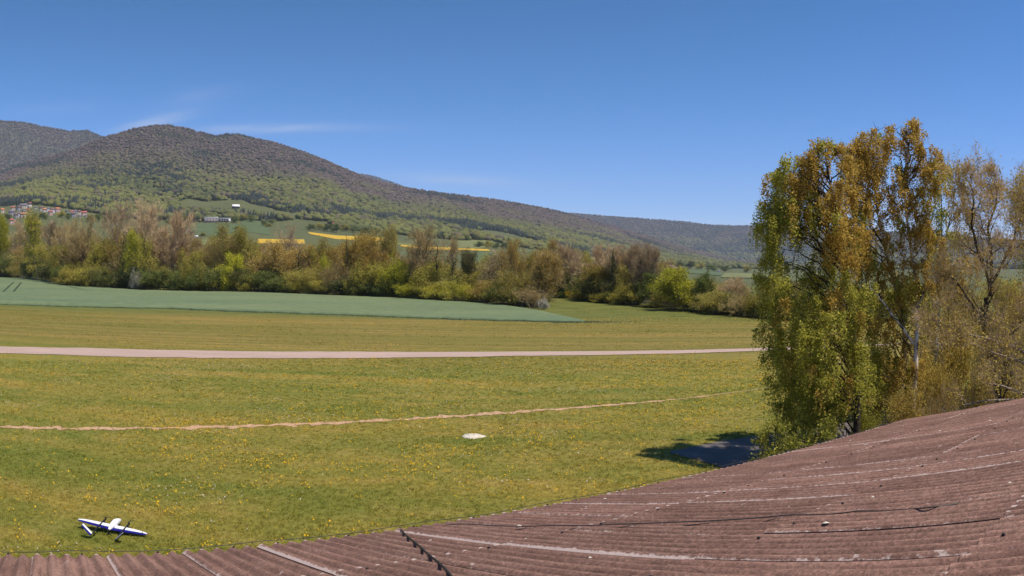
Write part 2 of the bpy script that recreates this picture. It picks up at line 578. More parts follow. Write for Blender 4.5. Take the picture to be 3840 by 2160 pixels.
# twigs and leaves
M['twig_brown'] = leaf_mat("brown_twigs", [(0, (0.28, 0.195, 0.085)), (0.5, (0.44, 0.325, 0.145)), (1, (0.58, 0.44, 0.21))], 0.15)
M['twig_pink'] = leaf_mat("pinkish_twigs", [(0, (0.32, 0.225, 0.125)), (0.5, (0.48, 0.350, 0.200)), (1, (0.62, 0.47, 0.28))], 0.15)
M['leaf_orange'] = leaf_mat("budding_ochre_leaves", [(0, (0.27, 0.170, 0.040)), (0.5, (0.44, 0.300, 0.065)), (1, (0.60, 0.43, 0.10))])
M['leaf_yellow'] = leaf_mat("yellow_green_leaves", [(0, (0.28, 0.280, 0.026)), (0.5, (0.48, 0.465, 0.042)), (1, (0.66, 0.61, 0.075))])
M['leaf_olive'] = leaf_mat("olive_leaves", [(0, (0.210, 0.185, 0.034)), (0.5, (0.39, 0.340, 0.062)), (1, (0.57, 0.50, 0.11))])
M['leaf_green'] = leaf_mat("dark_green_leaves", [(0, (0.075, 0.105, 0.025)), (0.5, (0.165, 0.200, 0.048)), (1, (0.28, 0.31, 0.085))])
M['leaf_ivy'] = leaf_mat("ivy_leaves", [(0, (0.029, 0.040, 0.016)), (0.6, (0.078, 0.096, 0.031)), (1, (0.179, 0.195, 0.062))], 0.15)
M['blossom'] = leaf_mat("white_blossom", [(0, (0.09, 0.10, 0.04)), (0.35, (0.22, 0.20, 0.12)), (0.6, (0.55, 0.50, 0.42)), (1, (0.80, 0.74, 0.68))], 0.3)
M['cream'] = leaf_mat("cream_catkins", [(0, (0.16, 0.125, 0.06)), (0.5, (0.30, 0.24, 0.125)), (1, (0.44, 0.36, 0.20))], 0.3)
M['forsythia'] = leaf_mat("yellow_flowers", [(0, (0.14, 0.12, 0.02)), (0.4, (0.45, 0.30, 0.01)), (1, (0.70, 0.48, 0.02))], 0.3)
M['birch_leaf'] = leaf_mat("birch_leaves", [(0, (0.19, 0.200, 0.034)), (0.4, (0.42, 0.405, 0.066)), (0.75, (0.64, 0.59, 0.11)), (1, (0.76, 0.67, 0.20))], 0.55, 0.0)
M['birch_ochre'] = leaf_mat("birch_catkins", [(0, (0.31, 0.205, 0.045)), (0.45, (0.54, 0.365, 0.078)), (0.8, (0.70, 0.495, 0.115)), (1, (0.80, 0.62, 0.22))], 0.55, 0.0)
M['oak_leaf'] = leaf_mat("sparse_spring_leaves", [(0, (0.30, 0.215, 0.055)), (0.5, (0.52, 0.390, 0.090)), (1, (0.70, 0.55, 0.14))], 0.35, 0.0)

# ------------------------------------------------------------------ the lie of the land
PX_AZ = lambda px, py=1010: az_el(px, py)[0]


def zg(x, y):
    """height of the airfield ground: level, rising gently on the left far side"""
    x, y = np.asarray(x, float), np.asarray(y, float)
    r = np.hypot(x, y)
    az = np.degrees(np.arctan2(x, y))
    Lf = np.clip(-az / 37.0, 0, 1.25) ** 1.5
    front = sstep((y + 20) / 60.0)
    return front * 2.2 * Lf * sstep((r - 90) / 170.0)


def ghit(px, py, rmax=330.0):
    """where the line of sight through a pixel meets the ground"""
    v = PIX(px, py)
    t = 5.0
    while t < rmax:
        p = np.array((0, 0, CAM_Z)) + v * t
        if p[2] <= float(zg(p[0], p[1])):
            lo, hi = t - 0.5, t
            for _ in range(20):
                mid = (lo + hi) / 2
                p = np.array((0, 0, CAM_Z)) + v * mid
                if p[2] <= float(zg(p[0], p[1])): hi = mid
                else: lo = mid
            return np.array((0, 0, CAM_Z)) + v * hi
        t += 0.5
    p = np.array((0, 0, CAM_Z)) + v * rmax
    p[2] = float(zg(p[0], p[1]))
    return p


def on_ray(px, py, dist):
    """the point at horizontal distance dist along the line of sight"""
    v = PIX(px, py)
    return np.array((0, 0, CAM_Z)) + v * (dist / math.hypot(v[0], v[1]))


def ground_sheet():
    rr = np.concatenate([[0.0], np.linspace(4, 60, 24), np.geomspace(64, 330, 40)])
    az = np.radians(np.arange(0, 360, 1.5))
    nr, na = len(rr), len(az)
    A, B = np.meshgrid(az, rr)
    X, Y = B * np.sin(A), B * np.cos(A)
    V = np.stack([X, Y, zg(X, Y)], -1).reshape(-1, 3)
    i, j = np.meshgrid(np.arange(nr - 1), np.arange(na), indexing='ij')
    j2 = (j + 1) % na
    F = np.stack([i * na + j, i * na + j2, (i + 1) * na + j2, (i + 1) * na + j], -1).reshape(-1, 4)[:, ::-1]
    o = add_mesh("ground", np_mesh("ground", V, F, True), M['ground'])
    tag(o, kind='structure', label="wide grassy airfield with mown swathes and dandelions", cat="grass field")


ground_sheet()


def strip_mesh(a, b, n, za, zb=None, jitter=0.0, seed=1):
    """a sheet between two polylines a and b (lists of xy), resampled to n points"""
    def resample(P):
        P = np.asarray(P, float)[:, :2]
        s = np.concatenate([[0], np.cumsum(np.linalg.norm(np.diff(P, axis=0), axis=1))])
        t = np.linspace(0, s[-1], n)
        return np.stack([np.interp(t, s, P[:, 0]), np.interp(t, s, P[:, 1])], 1)
    A, Bp = resample(a), resample(b)
    if jitter:
        k = np.arange(n)
        d = Bp - A
        A = A + d * ((fbm(k * 0.31, k * 0 + 3.1, seed, 4) - 0.5) * 2 * jitter)[:, None]
        Bp = Bp + d * ((fbm(k * 0.31, k * 0 + 9.7, seed + 5, 4) - 0.5) * 2 * jitter)[:, None]
    mid = (A + Bp) / 2
    V = np.concatenate([np.concatenate([q, (zg(q[:, 0], q[:, 1]) + za)[:, None]], 1) for q in (A, mid, Bp)])
    i = np.arange(n - 1)
    F = np.concatenate([np.stack([i + o * n, i + 1 + o * n, i + 1 + (o + 1) * n, i + (o + 1) * n], 1) for o in (0, 1)])
    return V, F


def extend(P, l0, l1):
    P = [np.asarray(q)[:2] for q in P]
    d0 = (P[0] - P[1]) / np.linalg.norm(P[0] - P[1])
    d1 = (P[-1] - P[-2]) / np.linalg.norm(P[-1] - P[-2])
    return [P[0] + d0 * l0] + P + [P[-1] + d1 * l1]


far_e = extend([ghit(*q) for q in ((0, 1300), (320, 1306), (640, 1314), (1280, 1319.6), (1921, 1319.6), (2560, 1313.6), (2830, 1307))], 80, 160)
near_e = extend([ghit(*q) for q in ((0, 1325), (250, 1332), (547, 1340), (1280, 1344), (1921, 1336), (2560, 1326), (2830, 1317))], 80, 160)
V, F = strip_mesh(near_e, far_e, 700, 0.03, jitter=0.07, seed=3)
tag(add_mesh("path", np_mesh("path", V, F), M['path']), kind='structure', label="pale gravel path running across the whole airfield", cat="path")


def dirt_track():
    cen = extend([ghit(*q) for q in ((0, 1602), (300, 1607), (646, 1605), (1280, 1585), (1921, 1546), (2560, 1496), (2833, 1461))], 30, 25)
    P = np.array(cen)
    s = np.concatenate([[0], np.cumsum(np.linalg.norm(np.diff(P, axis=0), axis=1))])
    n = 1400
    t = np.linspace(0, s[-1], n)
    C = np.stack([np.interp(t, s, P[:, 0]), np.interp(t, s, P[:, 1])], 1)
    d = np.gradient(C, axis=0); d /= np.linalg.norm(d, axis=1, keepdims=True)
    nn = np.stack([-d[:, 1], d[:, 0]], 1)
    w1 = 0.42 * (fbm(t * 2.6, t * 0, 11, 4) * 1.9 - 0.40)
    w2 = 0.42 * (fbm(t * 2.6, t * 0 + 7, 23, 4) * 1.9 - 0.40)
    fade = np.clip((s[-1] - 22 - t) / 20.0, 0.15, 1)
    w1, w2 = np.maximum(w1, 0.0) * fade, np.maximum(w2, 0.02) * fade
    A, B = C - nn * w1[:, None], C + nn * w2[:, None]
    V = np.concatenate([np.c_[A, np.full(n, 0.012)], np.c_[B, np.full(n, 0.012)]])
    i = np.arange(n - 1)
    F = np.stack([i, i + 1, i + 1 + n, i + n], 1)
    tag(add_mesh("trodden_path", np_mesh("trodden_path", V, F), M['dirt']), kind='structure', label="narrow bare earth line trodden through the grass", cat="path")


dirt_track()


def poly_sheet(name, pts, z, mat, label, cat, kind='structure', nu=60, nv=8, zf=None, skirt=0.0):
    """sheet between an edge polyline pts[0] (near) and pts[1] (far), both left to right"""
    def res(P, n):
        P = np.asarray([np.asarray(q)[:2] for q in P], float)
        s = np.concatenate([[0], np.cumsum(np.linalg.norm(np.diff(P, axis=0), axis=1))])
        t = np.linspace(0, s[-1], n)
        return np.stack([np.interp(t, s, P[:, 0]), np.interp(t, s, P[:, 1])], 1)
    A, B = res(pts[0], nu), res(pts[1], nu)
    w = np.linspace(0, 1, nv)[:, None, None]
    G = A[None] * (1 - w) + B[None] * w
    Z = (zf or zg)(G[..., 0], G[..., 1]) + z
    V = np.concatenate([G, Z[..., None]], -1).reshape(-1, 3)
    i, j = np.meshgrid(np.arange(nv - 1), np.arange(nu - 1), indexing='ij')
    F = np.stack([i * nu + j, i * nu + j + 1, (i + 1) * nu + j + 1, (i + 1) * nu + j], -1).reshape(-1, 4)
    if skirt:
        n0 = len(V)
        ring = np.concatenate([np.arange(nu), (np.arange(1, nv)) * nu + nu - 1, (nv - 1) * nu + np.arange(nu - 2, -1, -1), np.arange(nv - 2, 0, -1) * nu])
        low = V[ring].copy(); low[:, 2] -= skirt
        V = np.concatenate([V, low])
        k = np.arange(len(ring)); k2 = (k + 1) % len(ring)
        F = np.concatenate([F, np.stack([ring[k], n0 + k, n0 + k2, ring[k2]], 1)])
    o = add_mesh(name, np_mesh(name, V, F, False), mat)
    return tag(o, label, cat, kind=kind)


crop_near = [ghit(*q) for q in ((-500, 1128), (0, 1142), (640, 1158), (1280, 1182), (1700, 1198), (2050, 1207), (2190, 1209))]
crop_far = [ghit(*q) for q in ((-500, 1030), (0, 1034), (120, 1042), (232, 1069), (500, 1087), (1000, 1098), (1500, 1119), (1850, 1141), (2000, 1164), (2100, 1186), (2192, 1207))]


def ragged(P, amp, seed):
    P = np.array([np.asarray(q)[:2] for q in P])
    s_ = np.concatenate([[0], np.cumsum(np.linalg.norm(np.diff(P, axis=0), axis=1))])
    t = np.linspace(0, s_[-1], 500)
    Q = np.stack([np.interp(t, s_, P[:, 0]), np.interp(t, s_, P[:, 1])], 1)
    Q[:, 1] += (fbm(t * 0.8, t * 0, seed, 4) - 0.5) * 2 * amp
    return list(Q)


crop_near, crop_far = ragged(crop_near, 0.5, 71), ragged(crop_far, 0.8, 72)
poly_sheet("crop_field", (crop_near, crop_far), 0.20, M['crop'], "blue green field of young cereal in front of the trees", "crop field", nu=500, nv=14, skirt=0.20)
for (a, b_) in (((8, 1101), (52, 1061)), ((48, 1101), (80, 1062))):  # dark strips on the crop top stand in for shaded tramline gaps
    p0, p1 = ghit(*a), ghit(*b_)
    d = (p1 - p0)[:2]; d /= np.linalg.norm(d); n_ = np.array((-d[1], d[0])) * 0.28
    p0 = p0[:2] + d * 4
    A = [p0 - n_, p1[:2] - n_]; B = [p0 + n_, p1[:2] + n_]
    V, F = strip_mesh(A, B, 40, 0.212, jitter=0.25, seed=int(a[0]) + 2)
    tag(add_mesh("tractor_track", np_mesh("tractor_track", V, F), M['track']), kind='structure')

# asphalt apron beside the hangar
ap_far = [ghit(*q) for q in ((2514, 1694), (2590, 1678), (2700, 1656), (2840, 1636))]
ap_near = [ghit(*q) for q in ((2516, 1702), (2600, 1722), (2720, 1757), (2790, 1785))]
ap_far.append(np.array(ap_far[-1])[:2] + (16, 5.5)); ap_near.append(np.array(ap_near[-1])[:2] + (14, -2))
poly_sheet("apron", (ap_near, ap_far), 0.02, M['asphalt'], "grey asphalt apron end beside the hangar roof", "pavement", nu=40)

# ------------------------------------------------------------------ hills
RIDGE_A = [(-700, 470), (0, 455), (90, 461), (170, 479), (260, 494), (330, 492), (380, 515), (500, 560), (700, 600), (900, 700)]
RIDGE_B = [(-900, 760), (-400, 720), (0, 648), (99, 612), (199, 588), (298, 558), (340, 538), (385, 518), (430, 508), (500, 487), (560, 476), (620, 471), (680, 481), (740, 497),
           (810, 513), (855, 506), (900, 508), (950, 521), (1000, 531), (1100, 560), (1200, 595), (1300, 640), (1345, 660), (1440, 690), (1530, 709),
           (1600, 720), (1750, 738), (1900, 758), (2000, 776), (2100, 796), (2250, 838), (2400, 880), (2550, 925), (2700, 965), (2900, 1000), (3300, 1015), (5000, 1010)]
RIDGE_C = [(1100, 700), (1290, 650), (1340, 654), (1400, 663), (1460, 682), (1530, 707), (1620, 735), (1900, 790), (2080, 800), (2150, 803), (2300, 815), (2400, 822), (2560, 833), (2650, 845),
           (2720, 848), (2840, 850), (3100, 862), (3500, 880), (3840, 905), (4400, 930), (5200, 960)]
BASE_B = [(-900, 800), (0, 778), (130, 771), (250, 784), (370, 800), (440, 826), (520, 838), (700, 832), (900, 824), (1080, 838), (1250, 852), (1600, 888), (1850, 908), (2100, 955), (2400, 985), (2700, 1006), (3000, 1012), (5000, 1012)]


def profile(pts):
    ae = np.array([az_el(*q) for q in pts])
    o = np.argsort(ae[:, 0])
    return ae[o, 0], ae[o, 1]


PA, PB, PC, PF = profile(RIDGE_A), profile(RIDGE_B), profile(RIDGE_C), profile(BASE_B)
f_at = lambda P, a: np.interp(a, P[0], P[1])
R0 = 330.0


def r_base(az): return 1250 + 900 * sstep((az + 5) / 35.0)
def r_ridge(az): return 2900 + 1500 * sstep((az + 12) / 40.0)


def z_hillB(x, y):
    x, y = np.asarray(x, float), np.asarray(y, float)
    r = np.hypot(x, y)
    az = np.degrees(np.arctan2(x, y))
    azc = np.clip(az, -62, 62)
    z0 = zg(R0 * np.sin(np.radians(az)), R0 * np.cos(np.radians(az)))
    a0 = np.degrees(np.arctan2(z0 - CAM_Z, R0))
    ab = f_at(PF, azc)
    ar = np.maximum(f_at(PB, azc), ab + 0.05)
    rb, rr = r_base(azc), r_ridge(azc)
    s = np.clip(np.log(np.maximum(r, R0) / R0) / np.log(rb / R0), 0, 1)
    t = np.clip((r - rb) / (rr - rb), 0, 1)
    gul = (fbm(azc * 0.55 + 3, r / 700.0, 5, 4) - 0.5) * np.sin(np.pi * t) * 0.16 * (ar - ab)
    a = np.where(r < rb, a0 + (ab - a0) * s, ab + (ar - ab) * t ** 0.92 + gul)
    z = CAM_Z + r * np.tan(np.radians(a))
    back = np.clip((r - rr) / 900.0, 0, 3)
    z = z - back ** 1.5 * 110
    out = sstep((np.abs(az) - 62) / 25.0)      # away from the picture the land simply levels off
    return z * (1 - out) + (z0 + (r - R0) * 0.004) * out


def z_back(P, r_lo, r_hi):
    def f(x, y):
        r = np.hypot(x, y)
        az = np.degrees(np.arctan2(x, y))
        t = np.clip((r - r_lo) / (r_hi - r_lo), 0, 1)
        top = f_at(P, az)
        gul = (fbm(az * 0.6 + 13, r / 900.0, 15, 4) - 0.5) * np.sin(np.pi * t) * 0.5
        a = -0.3 + (top + 0.3) * t ** 0.9 + gul
        return CAM_Z + r * np.tan(np.radians(a)) - np.clip((r - r_hi) / 900, 0, 3) ** 1.5 * 110
    return f


z_hillA = z_back(PA, 2900, 4700)
z_hillC = z_back(PC, 4600, 6600)

m, nt, b = newmat("hill_meadow")
f1 = noise_node(nt, 0.004, 5, 0.6, position(nt))
f2 = noise_node(nt, 0.05, 4, 0.65, position(nt))
c = mixc(nt, 0.4, ramp_node(nt, f1, [(0.3, (0.078, 0.088, 0.028)), (0.7, (0.130, 0.132, 0.046))]), ramp_node(nt, f2, [(0.3, (0.055, 0.072, 0.026)), (0.7, (0.12, 0.125, 0.05))]))
nt.links.new(c, b.inputs['Base Color'])
M['hill'] = m
M['forest_floor'] = plain("wooded_slope", (0.085, 0.076, 0.046), 0.2, 0.02)


def polar_sheet(name, zf, az0, az1, daz, rr, mat, closed=False, **kw):
    az = np.radians(np.arange(az0, az1 + (0 if closed else 1e-6), daz))
    nr, na = len(rr), len(az)
    A, B = np.meshgrid(az, rr)
    X, Y = B * np.sin(A), B * np.cos(A)
    V = np.stack([X, Y, zf(X, Y)], -1).reshape(-1, 3)
    i, j = np.meshgrid(np.arange(nr - 1), np.arange(na if closed else na - 1), indexing='ij')
    j2 = (j + 1) % na
    F = np.stack([i * na + j, i * na + j2, (i + 1) * na + j2, (i + 1) * na + j], -1).reshape(-1, 4)[:, ::-1]
    return tag(add_mesh(name, np_mesh(name, V, F, True), mat), kind='structure', **kw)


polar_sheet("hills", z_hillB, -180, 180, 0.5, np.concatenate([np.geomspace(R0, 1250, 60), np.geomspace(1265, 7500, 150)]), M['hill'], True,
            label="long wooded mountainside descending to the right", cat="hills")
polar_sheet("hills", z_hillA, -60, -14, 0.4, np.linspace(2900, 6500, 60), M['forest_floor'], label="rounded bare wooded mountain behind the main ridge", cat="hills")
polar_sheet("hills", z_hillC, -18, 70, 0.5, np.linspace(4600, 8200, 60), M['forest_floor'], label="far bluish wooded ridge low on the horizon", cat="hills")


def hill_hit(px, py, zf=z_hillB, r0=332.0, r1=7000.0):
    v = PIX(px, py)
    h = math.hypot(v[0], v[1])
    rr = np.geomspace(r0, r1, 1500)
    P = np.array((0, 0, CAM_Z))[None] + v[None] * (rr / h)[:, None]
    below = np.nonzero(P[:, 2] <= zf(P[:, 0], P[:, 1]))[0]
    k = below[0] if len(below) else len(rr) - 1
    p = P[k].copy()
    p[2] = float(zf(p[0], p[1]))
    return p


def inside_meadow(x, y):
    """open pastures left free of wood on the lower slope"""
    out = np.zeros(len(x), bool)
    for (cx, cy, a, b_, rot) in MEADOWS:
        dx, dy = x - cx, y - cy
        c_, s_ = math.cos(rot), math.sin(rot)
        u, v = dx * c_ + dy * s_, -dx * s_ + dy * c_
        out |= (u / a) ** 2 + (v / b_) ** 2 < 1
    return out


def meadow(px0, py0, px1, py1, half):
    p, q = hill_hit(px0, py0), hill_hit(px1, py1)
    c = (p + q) / 2
    d = (q - p)[:2]
    return (c[0], c[1], np.linalg.norm(d) / 2, half, math.atan2(d[1], d[0]))


MEADOWS = [meadow(740, 792, 1010, 782, 170), meadow(1850, 894, 1950, 888, 70), meadow(2730, 1018, 2900, 1020, 120)]

ICO = None


def ico():
    t = (1 + 5 ** 0.5) / 2
    V = np.array([(-1, t, 0), (1, t, 0), (-1, -t, 0), (1, -t, 0), (0, -1, t), (0, 1, t), (0, -1, -t), (0, 1, -t), (t, 0, -1), (t, 0, 1), (-t, 0, -1), (-t, 0, 1)], float)
    V /= np.linalg.norm(V[0])
    F = np.array([(0, 11, 5), (0, 5, 1), (0, 1, 7), (0, 7, 10), (0, 10, 11), (1, 5, 9), (5, 11, 4), (11, 10, 2), (10, 7, 6), (7, 1, 8), (3, 9, 4), (3, 4, 2), (3, 2, 6), (3, 6, 8), (3, 8, 9), (4, 9, 5), (2, 4, 11), (6, 2, 10), (8, 6, 7), (9, 8, 1)])
    return V, F


IV, IF = ico()


def forest_mesh(name, x, y, z, conif, colr, size, label):
    """one mesh of crowns: rounded broadleaf heads and pointed conifers"""
    n = len(x)
    d = ~conif
    Vs, Fs, Cs = [], [], []
    off = 0
    nd = int(d.sum())
    if nd:
        s = size[d]
        P = IV[None] * (1 + (rng.random((nd, 12, 1)) - 0.5) * 0.7)
        P = P * np.stack([s, s, s * rng.uniform(0.55, 0.95, nd)], 1)[:, None, :]
        P += np.stack([x[d], y[d], z[d] + s * 0.75], 1)[:, None, :]
        Vs.append(P.reshape(-1, 3))
        Fs.append((IF[None] + (np.arange(nd) * 12)[:, None, None]).reshape(-1, 3) + off)
        cc = np.repeat(colr[d], 20, 0) * rng.uniform(0.88, 1.12, (nd * 20, 1))
        Cs.append(cc)
        off += nd * 12
    nc = n - nd
    if nc:
        s = size[conif]
        k = 6
        an = np.arange(k) * 2 * math.pi / k
        ring = np.stack([np.cos(an), np.sin(an), np.zeros(k)], 1)
        T = np.concatenate([ring * 0.62 + (0, 0, 0.1), ring * 0.40 + (0, 0, 1.25), [(0, 0, 2.9)]])
        P = T[None] * s[:, None, None] * (1 + (rng.random((nc, 13, 1)) - 0.5) * np.array([0.5, 0.5, 0.0]))
        P += np.stack([x[conif], y[conif], z[conif]], 1)[:, None, :]
        F = []
        for i in range(k):
            j = (i + 1) % k
            F += [(i, j, k + j), (i, k + j, k + i), (k + i, k + j, 2 * k)]
        F = np.array(F)
        Vs.append(P.reshape(-1, 3))
        Fs.append((F[None] + (np.arange(nc) * 13)[:, None, None]).reshape(-1, 3) + off)
        Cs.append(np.repeat(colr[conif], len(F), 0) * rng.uniform(0.75, 1.25, (nc * len(F), 1)))
    me = np_mesh(name, np.concatenate(Vs), np.concatenate(Fs), False, face_col=np.concatenate(Cs))
    o = add_mesh(name, me, M['forest'])
    return tag(o, label, "forest", kind='stuff')


m, nt, b = newmat("forest_crowns")
nt.links.new(attr(nt, 'tint', 'Color'), b.inputs['Base Color'])
b.inputs['Specular IOR Level'].default_value = 0.05
M['forest'] = m


def scatter_forest(name, zf, az0, az1, rlo, rhi, spacing, size, bare_lo, bare_hi, label, skip=True, zone=0):
    """rlo, rhi: functions of azimuth"""
    area = 0.5 * R(az1 - az0) * (6500.0 ** 2)
    ncand = int(area / spacing ** 2)
    a = rng.uniform(az0, az1, ncand)
    r = np.sqrt(rng.uniform(0, 1, ncand)) * 6500.0
    if zone == 2:
        r = np.sqrt(rng.uniform(4600 ** 2, 7000 ** 2, int(0.5 * R(az1 - az0) * (7000 ** 2 - 4600 ** 2) / spacing ** 2)))
        a = rng.uniform(az0, az1, len(r))
    x, y = r * np.sin(np.radians(a)), r * np.cos(np.radians(a))
    edge = (fbm(x / 90.0, y / 90.0, 41, 3) - 0.5) * 260
    keep = (r > rlo(a) + edge) & (r < rhi(a) + 60)
    if skip:
        keep &= ~inside_meadow(x, y)
    x, y, r, a = x[keep], y[keep], r[keep], a[keep]
    z = zf(x, y)
    n = len(x)
    t = np.clip((r - rlo(a)) / (rhi(a) - rlo(a)), 0, 1)
    big = fbm(x / 420.0, y / 420.0, 61, 4)
    band = fbm(a * 0.30, r / 150.0, 77, 4)
    cprob = np.clip((0.5 * band + 0.5 * big - 0.512) * 9.0, 0.015, 0.92)
    cprob = np.maximum(cprob, 0.5 * sstep((t - 0.955) / 0.04) * (fbm(a * 2.2, a * 0, 143, 3) > 0.47))
    conif = rng.random(n) < cprob
    bare = sstep((t + (fbm(x / 260.0, y / 260.0, 91, 3) - 0.5) * 0.55 - bare_lo) / (bare_hi - bare_lo))
    g = np.array((0.142, 0.146, 0.044)); g2 = np.array((0.080, 0.092, 0.036)); gb = np.array((0.120, 0.090, 0.075)); gy = np.array((0.130, 0.116, 0.042))
    k = np.clip((fbm(x / 190.0, y / 190.0, 121, 4)[:, None] - 0.34) * 2.4 + 0.30 * (rng.random((n, 1)) - 0.5), 0, 1)
    base = g * (1 - k) + g2 * k
    kk = (rng.random((n, 1)) < 0.22) * 0.7
    base = base * (1 - kk) + gy * kk
    base = base * (1 - bare[:, None]) + gb * rng.uniform(0.7, 1.2, (n, 1)) * bare[:, None]
    brown = (rng.random((n, 1)) < 0.08) * 0.7
    base = base * (1 - brown) + gb * brown
    con = np.array((0.030, 0.038, 0.032)) * rng.uniform(0.75, 1.35, (n, 1))
    colr = np.where(conif[:, None], con, base)
    sz = size * np.clip(rng.lognormal(-0.08, 0.28, n), 0.45, np.where(conif, 0.85, 1.6)) * (1 - 0.25 * bare)
    return forest_mesh(name, x, y, z - 1.5, conif, colr, sz, label)


scatter_forest("forest", z_hillB, -48, 46, lambda a: r_base(a) + 25, r_ridge, 8.2, 6.3, 0.42, 0.85, "mixed spring forest with dark conifer bands covering the mountainside")
scatter_forest("forest", z_hillA, -48, -20, lambda a: 3300 + 0 * a, lambda a: 4700 + 0 * a, 11.0, 8.0, -0.4, 0.1, "leafless mauve brown forest on the mountain behind", skip=False)
scatter_forest("forest", z_hillC, -16, 46, lambda a: 4700 + 0 * a, lambda a: 6600 + 0 * a, 14.0, 10.0, 0.3, 0.9, "distant bluish forest on the far ridge", skip=False, zone=2)

# fields draped over the foot of the hills
M['f_rape'] = plain("flowering_rapeseed", (0.52, 0.33, 0.03), 0.25, 0.3)
M['f_green'] = plain("green_wheat", (0.088, 0.118, 0.045), 0.18, 0.03)
M['f_light'] = plain("light_pasture", (0.16, 0.17, 0.06), 0.15, 0.03)
M['f_soil'] = plain("ploughed_soil", (0.30, 0.19, 0.145), 0.15, 0.05)


def drape(near, far, mat, label, dz=0.8):
    n_ = [hill_hit(*q) for q in near]; f_ = [hill_hit(*q) for q in far]
    poly_sheet("field", (n_, f_), dz, mat, label, "field", nu=60, nv=24, zf=z_hillB)


FIELDS = [
    ([(690, 884), (900, 886)], [(700, 836), (905, 842)], 'f_green', "dark green field below the long white building"),
    ([(905, 866), (1010, 882)], [(905, 826), (1010, 834)], 'f_green', "green strip of field right of the long white building"),
    ([(640, 918), (900, 925)], [(640, 900), (905, 900)], 'f_light', "pale stubble strip behind the olive trees"),
    ([(965, 914), (1145, 916)], [(968, 897), (1140, 899)], 'f_rape', "left yellow rapeseed field behind the trees"),
    ([(1160, 878), (1260, 898), (1470, 908)], [(1155, 871), (1260, 884), (1460, 893)], 'f_rape', "upper yellow rapeseed field sloping down to the right"),
    ([(1465, 920), (1570, 921)], [(1465, 912), (1560, 914)], 'f_light', "narrow pale field above the small rapeseed strip"),
    ([(1500, 925), (1610, 938), (1840, 943)], [(1505, 919), (1610, 926), (1830, 936)], 'f_rape', "thin yellow rapeseed strip tapering to the right"),
    ([(1700, 932), (1840, 934)], [(1690, 897), (1850, 903)], 'f_light', "pale pasture strip under the wooded slope"),
    ([(1500, 985), (1860, 985)], [(1500, 945), (1870, 947)], 'f_green', "green field seen between bare trees"),
    ([(2150, 1003), (2560, 1006)], [(2150, 975), (2520, 984)], 'f_soil', "pinkish ploughed field behind the ivy clad trunks"),
    ([(2500, 1018), (2720, 1036)], [(2480, 1003), (2700, 1020)], 'f_green', "green field in front of the far wood"),
    ([(2700, 1042), (2900, 1046)], [(2720, 1024), (2900, 1028)], 'f_light', "light pasture beside the weeping birch"),
]
for i, (n_, f_, k, lb) in enumerate(FIELDS):
    drape(n_, f_, M[k], lb, 0.35 + 0.03 * i)

# ------------------------------------------------------------------ the hangar whose roof fills the foreground
RH = 1.05
RE = np.array((0.80139319, 0.5961348, -0.04891068))
RD = np.array((-0.58841008, 0.77103195, -0.24348165))
RN = np.array((-0.10743618, 0.22390407, 0.96867148))
RP0 = np.array((0, 0, CAM_Z)) - RN * RH
PITCHC = 0.873 / 5
ROWS = [8.03, 5.74, 3.42, 1.33, -0.85]
E_MIN, E_MAX = -10, 21          # sheet numbers along the eave
SEAM0 = -0.35
D_RIDGE = -1.6


def roof_pt(E_, D_, h=0.0):
    return RP0 + RE * E_ + RD * D_ + RN * h


def roof_px(px, py, h=0.0):
    v = PIX(px, py)
    t = -(RH - h) / float(v @ RN)
    return np.array((0, 0, CAM_Z)) + v * t


